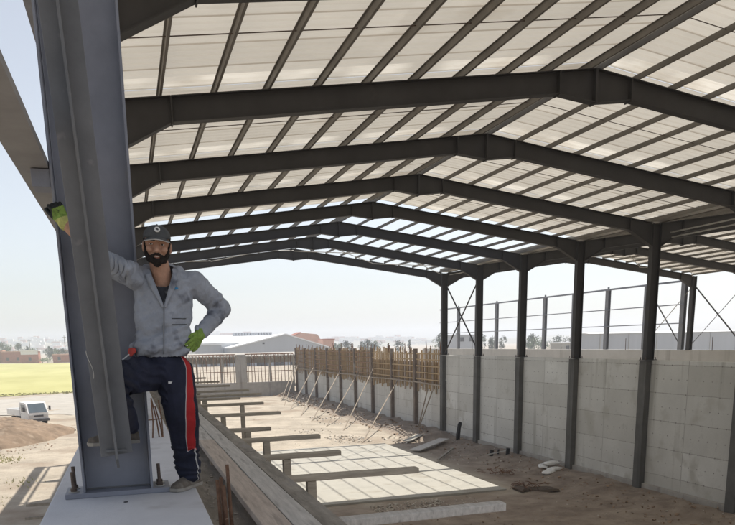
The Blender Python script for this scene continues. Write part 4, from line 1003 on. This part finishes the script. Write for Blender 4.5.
for s_ in (-1, 1):
    e = WB().ell(HM @ V((s_ * .031, -.0745, -.001)), .0105, .0092, .0045).build('eye', 'eye', man, smooth=True)
    WB().ell(HM @ V((s_ * .0315 - .001, -.0820, -.001)), .0055, .0026, .0041).build('iris', 'iris', e, smooth=True)
    WB().rcone(HM @ V((s_ * .014, -.0915, .019)), HM @ V((s_ * .047, -.0765, .022)), .0045, .0035, n=8).build('eyebrow', 'hair', man, smooth=True)
WB().add([HM @ V(p) for p in ((-.017, -.0845, -.0640), (0, -.0875, -.0655), (.017, -.0845, -.0640), (.013, -.085, -.0685), (0, -.0880, -.0705), (-.013, -.085, -.0685))], [(0, 1, 4, 5), (1, 2, 3, 4)]).build('teeth', 'teeth', man, fix=False)
# --- beard and hair
bd = MB()
for s_ in (-1, 1):
    bd.rcone((s_ * .067, -.006, -.010), (s_ * .061, -.026, -.052), .0055, .011, n=10); bd.rcone((s_ * .060, -.028, -.048), (s_ * .040, -.060, -.086), .013, .017, n=12)
    bd.rcone((s_ * .052, -.044, -.058), (s_ * .038, -.064, -.080), .008, .012, n=12)
    bd.rcone((s_ * .040, -.060, -.086), (0, -.078, -.096), .017, .020, n=12); bd.rcone((s_ * .031, -.081, -.066), (s_ * .004, -.0955, -.052), .0065, .0075, n=10)
    bd.rcone((s_ * .031, -.079, -.066), (s_ * .024, -.074, -.088), .009, .012, n=10)
bd.rcone((0, -.080, -.087), (0, -.072, -.106), .012, .019, n=12); bd.rcone((0, -.045, -.090), (0, -.056, -.102), .028, .024, n=12)
bd.xf(HM)
organic('beard', bd, ['hair'], man, .0035, 2, deform=lambda c, n: .0032 * noise.noise(c * 170) + .0025 * noise.noise(c * 75))
hb = MB()
for s_ in (-1, 1): hb.ell((s_ * .066, .035, .018), .012, .05, .035); hb.rcone((s_ * .071, -.018, .03), (s_ * .070, -.012, -.008), .007, .006, n=8)
hb.ell((0, .07, .0), .062, .04, .05); hb.xf(HM)
organic('hair', hb, ['hair'], man, .004, 2, deform=lambda c, n: .002 * noise.noise(c * 150))
# --- cap
cm = WB(); rings = []
for i in range(12):
    t_ = i / 11 * math.pi / 2; k = max(.03, math.cos(t_) ** .85)
    rings.append([HM @ V((math.cos(a) * .0785 * k, .012 + math.sin(a) * (.101 if math.sin(a) > 0 else .098) * k - .004 * (1 - k), .036 + .074 * math.sin(t_) + (.006 * math.sin(a) if i == 0 else 0))) for a in [2 * math.pi * j / 36 for j in range(36)]])
cap = cm.loft(rings).build('cap', 'capcloth', man, smooth=True)
br = WB(); edge = []
nb_, nt_ = 16, 6
def brim(u, t_, dz):
    x = .073 * u * (1 - .10 * t_ * (1 - abs(u))); y0_ = .012 - .098 * math.sqrt(max(0, 1 - (x / .0785) ** 2)); y = y0_ - .064 * t_ * math.sqrt(max(0, 1 - .93 * u * u))
    return HM @ V((x, y + .004, .040 - .020 * t_ * math.sqrt(max(0, 1 - .93 * u * u)) - .020 * u * u + dz))
top = [[brim(-1 + 2 * i / nb_, j / nt_, .003) for j in range(nt_ + 1)] for i in range(nb_ + 1)]; bot = [[brim(-1 + 2 * i / nb_, j / nt_, -.001) for j in range(nt_ + 1)] for i in range(nb_ + 1)]
for g_ in (top, bot):
    br.add([p for r_ in g_ for p in r_], [(i * (nt_ + 1) + j, i * (nt_ + 1) + j + 1, (i + 1) * (nt_ + 1) + j + 1, (i + 1) * (nt_ + 1) + j) for i in range(nb_) for j in range(nt_)])
bo = br.build('brim', 'capcloth', cap, smooth=True)
WB().tube([brim(-1 + 2 * i / nb_, 1, .001) for i in range(nb_ + 1)], .0026, 6).build('brim_edge', 'capedge', cap, smooth=True)
c0 = HM @ V((.003, -.0815, .078)); nrm = (HM.to_3x3() @ V((0, -.86, .5))).normalized(); a1 = nrm.orthogonal().normalized(); a2_ = nrm.cross(a1)
WB().prism([c0 + (a1 * math.cos(t_) + a2_ * math.sin(t_)) * .0165 for t_ in [2 * math.pi * j / 20 for j in range(20)]], nrm * .005).build('badge', 'badge', cap)
WB().prism([c0 + nrm * .0052 + (a1 * math.cos(t_) * .6 + a2_ * math.sin(t_)) * .009 for t_ in [2 * math.pi * j / 16 for j in range(16)]], nrm * .002).build('badge_mark', 'capcloth', cap)
WB().ell(HM @ V((0, .012, .111)), .006, .006, .004).build('cap_button', 'capcloth', cap, smooth=True)
# --- T-shirt
ts = MB(); ts.rcone(V((.230, 4.685, 1.165)), V((.21, 4.680, 1.0)), .108, .105, sq=(1.12, .92)); ts.rcone(V((.17, 4.685, 1.225)), V((.295, 4.69, 1.225)), .055, .055)
organic('shirt', ts, ['tee_shirt'], man, .007, 3, cut=lambda c, n: (c - V((.226, 4.61, 1.285))).length < .085)
# --- hooded jacket
j = MB()
j.rcone(V((.238, 4.692, 1.205)), V((.225, 4.69, 1.06)), .128, .132, sq=(1.30, .86)); j.rcone(V((.225, 4.69, 1.06)), V((.195, 4.675, .86)), .132, .128, sq=(1.24, .92))
j.ell((.19, 4.672, .852), .178, .132, .072); j.rcone(sh_r + V((.035, .0, -.005)), sh_l + V((-.03, 0, -.01)), .072, .070)
j.rcone(V((.24, 4.70, 1.25)), V((.235, 4.70, 1.285)), .085, .066, sq=(1.35, .8))
j.rcone(sh_r + V((.01, 0, 0)), el_r, .071, .062); j.rcone(el_r, el_r.lerp(wr_r, .30), .064, .054)
j.rcone(sh_l, el_l, .072, .054); j.rcone(el_l, el_l.lerp(wr_l, .88), .054, .043)
for t_ in range(9):   # hood lying behind the neck
    a_ = math.pi * t_ / 8; j.ell((.237 + .088 * math.cos(a_), 4.70 + .075 * math.sin(a_), 1.292 + .022 * math.sin(a_)), .036, .036, .036)
def fold(c, n):
    f_ = 0
    # folds round the arms, drag lines across the trunk
    for a_, e_, w_ in ((sh_l, el_l, wr_l), (sh_r, el_r, wr_r)):
        for p, q in ((a_, e_), (e_, w_)):
            ax = (q - p); L2 = ax.length; t_ = (c - p).dot(ax) / L2 / L2
            if -.1 < t_ < 1.1 and (c - p - ax * t_).length < .10 and abs(c.x - .24) > .15:
                k = math.exp(-((t_ - (1 if q is e_ else 0)) * 1.8) ** 2) + .35
                f_ += .0044 * k * math.sin(t_ * L2 * 118 + 5 * noise.noise(c * 14)) * (.5 + noise.noise(c * 9))
    if abs(c.x - .22) < .2:
        f_ += .014 * noise.noise(V((c.x * 17 + c.z * 7, c.y * 10, c.z * 9))) + .017 * noise.noise(V((c.x * 6, 2, c.z * 24 - c.x * 12))) * (1.4 if c.z < .98 else .6)
        if c.z < .84: f_ += .005 * math.sin(c.x * 95 + 4 * noise.noise(c * 8))
    return f_ + .0025 * noise.noise(c * 38)
VX = lambda z: .222 + (z - 1.08) * .02
def vcut(c, n):
    if c.z < .80: return True
    w_ = max(0, (c.z - 1.085) * .33); w_ = w_ if c.z < 1.26 else .062
    if c.z > 1.085 and c.y < 4.665 and abs(c.x - VX(c.z)) < w_: return True
    return c.z > 1.27 and ((c.x - .236) ** 2 + (c.y - 4.685) ** 2) < .064 ** 2
jo = organic('jacket', j, ['jacket'], man, .0062, 5, deform=fold, cut=vcut)
sd = jo.modifiers.new('thick', 'SOLIDIFY'); sd.thickness = .004; sd.offset = 0
def front_y(x, z):
    """front surface of the jacket at x,z (world)"""
    best = 9
    for c in RAW['jacket']:
        if abs(c.x - x) < .009 and abs(c.z - z) < .009 and c.y < best: best = c.y
    return best if best < 9 else 4.58
for s_ in (-1, 1):
    inn, outr = [], []
    for i in range(10):
        z = 1.082 + i * .0212; w_ = min(.062, max(0, (z - 1.085) * .33)); wd = .010 + .024 * min(1, i / 6)
        xi = VX(z) + s_ * (w_ - .003); xo = VX(z) + s_ * (w_ + wd)
        inn.append(V((xi, min(front_y(xi + s_ * .008, z), 4.67) - .004, z))); outr.append(V((xo, min(front_y(xo, z), 4.69) - .010, z - .004 * i / 9)))
    for k_ in range(1, 5):
        a_ = k_ / 4 * math.pi / 2; cx_, cy_ = .236, 4.695
        p_i = V((cx_ + s_ * .062 * math.cos(a_), cy_ + .062 * math.sin(a_) - .02 * math.cos(a_), 1.285 + .03 * math.sin(a_))); inn.append(p_i)
        outr.append(V((cx_ + s_ * .098 * math.cos(a_), cy_ + .092 * math.sin(a_) - .03 * math.cos(a_), 1.272 + .02 * math.sin(a_))))
    rings = []
    for p, q in zip(inn, outr):
        n_ = V((s_ * .15, -1, .35)).normalized() * .005; mid_ = (p + q) / 2 + n_ * 1.6; rings.append([p - n_, p + n_, mid_ + n_, q + n_, q - n_, mid_ - n_])
    WB().loft(rings).build('collar', 'jacket', jo, smooth=True)
pts = [V((VX(1.09), front_y(.222, 1.085) - .003, 1.092))] + [V((.222 - (1.085 - z) * .085, front_y(.222 - (1.085 - z) * .085, z) - .0025, z)) for z in [1.07 - i * .018 for i in range(15)]]
WB().tube(pts, .0045, 6).build('zip', 'jacket_edge', jo, smooth=True)
for i in range(2):
    z = 1.02 - i * .035; WB().tube([V((x, front_y(x, z) - .001, z)) for x in [.262 + .012 * k for k in range(8)]], .0028, 5).build('pocket_seam', 'capcloth', jo)
lx, lz = .298, 1.192; ly = front_y(lx, lz)
WB().prism([V((lx + math.cos(t_) * .015, ly - .004, lz + math.sin(t_) * .0065)) for t_ in [2 * math.pi * k / 14 for k in range(14)]], (0, .002, 0)).build('chest_mark', 'blue', jo)
# --- track pants
p_ = MB(); p_.ell((.186, 4.682, .735), .158, .112, .115)
p_.rcone(hip_l, kn_l, .112, .096, sq=(1.05, 1)); p_.rcone(kn_l, an_l + V((0, 0, .015)), .095, .074); p_.rcone(an_l + V((0, 0, .03)), an_l + V((0, -.005, -.012)), .078, .070)
p_.rcone(hip_r, kn_r, .112, .090); p_.rcone(kn_r, an_r, .090, .062)
def pfold(c, n):
    f_ = .005 * noise.noise(V((c.x * 9, c.y * 9, c.z * 22))) + .004 * noise.noise(c * 14)
    if c.x > .15 and c.z < .26: f_ += .006 * math.sin(c.z * 130 + 6 * noise.noise(c * 12))
    if c.z > .52 and c.x < .2: f_ += .006 * math.sin((c.x * .6 + c.z) * 105 + 5 * noise.noise(c * 7))
    return f_
def axis_l(z):
    return hip_l.lerp(kn_l, (hip_l.z - z) / (hip_l.z - kn_l.z)) if z > kn_l.z else kn_l.lerp(an_l, (kn_l.z - z) / (kn_l.z - an_l.z))
def band(c):
    """0..1 inside the red panel, 1..1.14 its front piping; second value: piping line below the knee"""
    if c.x < .2: return 9, 9
    q = c - axis_l(c.z); a_ = math.degrees(math.atan2(q.y, q.x)); mid_ = -42 - max(0, min(1, (.72 - c.z) / .40)) * 24; hw_ = 12 + max(0, min(1, (.74 - c.z) / .3)) * 8
    r_ = abs(a_ - mid_) / hw_; end = 1 + (.245 - .012 * abs(a_ - mid_) / hw_ - c.z) * 60
    r_ = max(r_, end)
    if a_ > mid_ and r_ > 1: r_ = 2 + r_
    l_ = abs(a_ + 54 - (.245 - c.z) * 90) / 4 if c.z < .25 else 9
    return r_, l_
po = organic('track_pants', p_, ['pants'], man, .0048, 4, deform=pfold)
at_ = po.data.attributes.new('band', 'FLOAT_VECTOR', 'POINT')
for k_, c in enumerate(RAW['track_pants']):
    r_, l_ = band(c); at_.data[k_].vector = (r_, l_, 0)
WB().bar(V((.213, 4.566, .648)), V((.236, 4.566, .646)), .004, .012).build('thigh_mark', 'piping', po)
WB().tube([V((.03, 4.565, .835)), V((.0, 4.56, .815)), V((-.055, 4.51, .775))], .004, 6).build('waist_piping', 'piping', po)
rc = MB(); rc.ell((.022, 4.575, .838), .024, .016, .02); rc.ell((.012, 4.568, .822), .016, .012, .016)
organic('waist_cloth', rc, ['redcloth'], man, .004, 2, deform=lambda c, n: .003 * noise.noise(c * 60))
# --- gloves
g1 = MB(); hand(g1, grow=.0012, **hr); g1.rcone(wr_r - V(hr['d']).normalized() * .012, wr_r + V(hr['d']).normalized() * .01, .034, .034)
d1 = V(hr['d']).normalized()
organic('glove', g1, ['glove_green', 'glove_black', 'glove_yellow'], man, .0033, 2, paint=lambda c, n: 1 if (c - wr_r).dot(d1) > .078 or c.x < -.325 else (2 if (c - wr_r).dot(d1) < .022 else 0))
g2 = MB(); hand(g2, grow=.0016, **hl); d2 = V(hl['d']).normalized(); g2.rcone(wr_l - d2 * .025, wr_l + d2 * .01, .037, .034)
organic('glove', g2, ['glove_green', 'glove_black'], man, .0033, 2, paint=lambda c, n: 1 if n.dot(V((.62, -.75, .1))) < -.15 or (c - wr_l).dot(d2) > .118 else 0)
# --- shoes
def shoe(heel, toe, ank):
    d = (toe - heel); Ln = d.length; d.normalize(); up_ = V((0, 0, 1)); s = d.cross(up_).normalized()
    m_ = MB(); s_ = WB()
    prof = [(-.02, .030, .05), (.10, .036, .066), (.3, .037, .075), (.52, .041, .062), (.74, .047, .045), (.9, .042, .034), (1.0, .024, .022)]
    rings = [[heel + d * Ln * u + s * math.cos(a) * w_ + up_ * (.018 + (h_ if math.sin(a) > 0 else .006) * math.sin(a)) for a in [2 * math.pi * k / 16 for k in range(16)]] for u, w_, h_ in prof]
    m_.loft(rings); m_.rcone(heel + d * Ln * .22 + up_ * .05, ank + up_ * .0, .042, .044)
    s_.loft([[heel + d * Ln * u * 1.02 + s * sx * (w_ + .004) + up_ * z for sx, z in ((-1, .0), (1, .0), (1, .020), (-1, .020))] for u, w_, h_ in prof])
    so_ = organic('shoe', m_, ['shoe'], man, .0042, 3, deform=lambda c, n: .002 * noise.noise(c * 45))
    s_.build('sole', 'sole', so_, bevel=.004)
    for k in range(4):
        c = heel + d * Ln * (.42 + .085 * k) + up_ * (.092 - .014 * k); WB().tube([c - s * .026 - up_ * .006, c + up_ * .003, c + s * .026 - up_ * .006], .0028, 5).build('lace', 'piping', so_)
shoe(V((.352, 4.645, .002)), V((.192, 4.44, .002)), V((.292, 4.575, .105)))
shoe(V((.012, 4.45, .313)), V((-.262, 4.415, .313)), V((-.035, 4.44, .42)))

# ------------------------------------------------------------------ haze
hz_m = bpy.data.materials.new('haze'); hz_m.use_nodes = True; hn = hz_m.node_tree
hn.nodes.remove(hn.nodes['Principled BSDF']); pv = hn.nodes.new('ShaderNodeVolumePrincipled')
pv.inputs['Color'].default_value = (.84, .90, 1, 1); pv.inputs['Density'].default_value = .0007; pv.inputs['Anisotropy'].default_value = .3
hn.links.new(pv.outputs[0], hn.nodes['Material Output'].inputs['Volume'])
tag(MB().box(-900, 1000, -70, 1750, GZ - 1.2, 32).build('haze', hz_m), kind='stuff')
scene.cycles.volume_bounces = 1
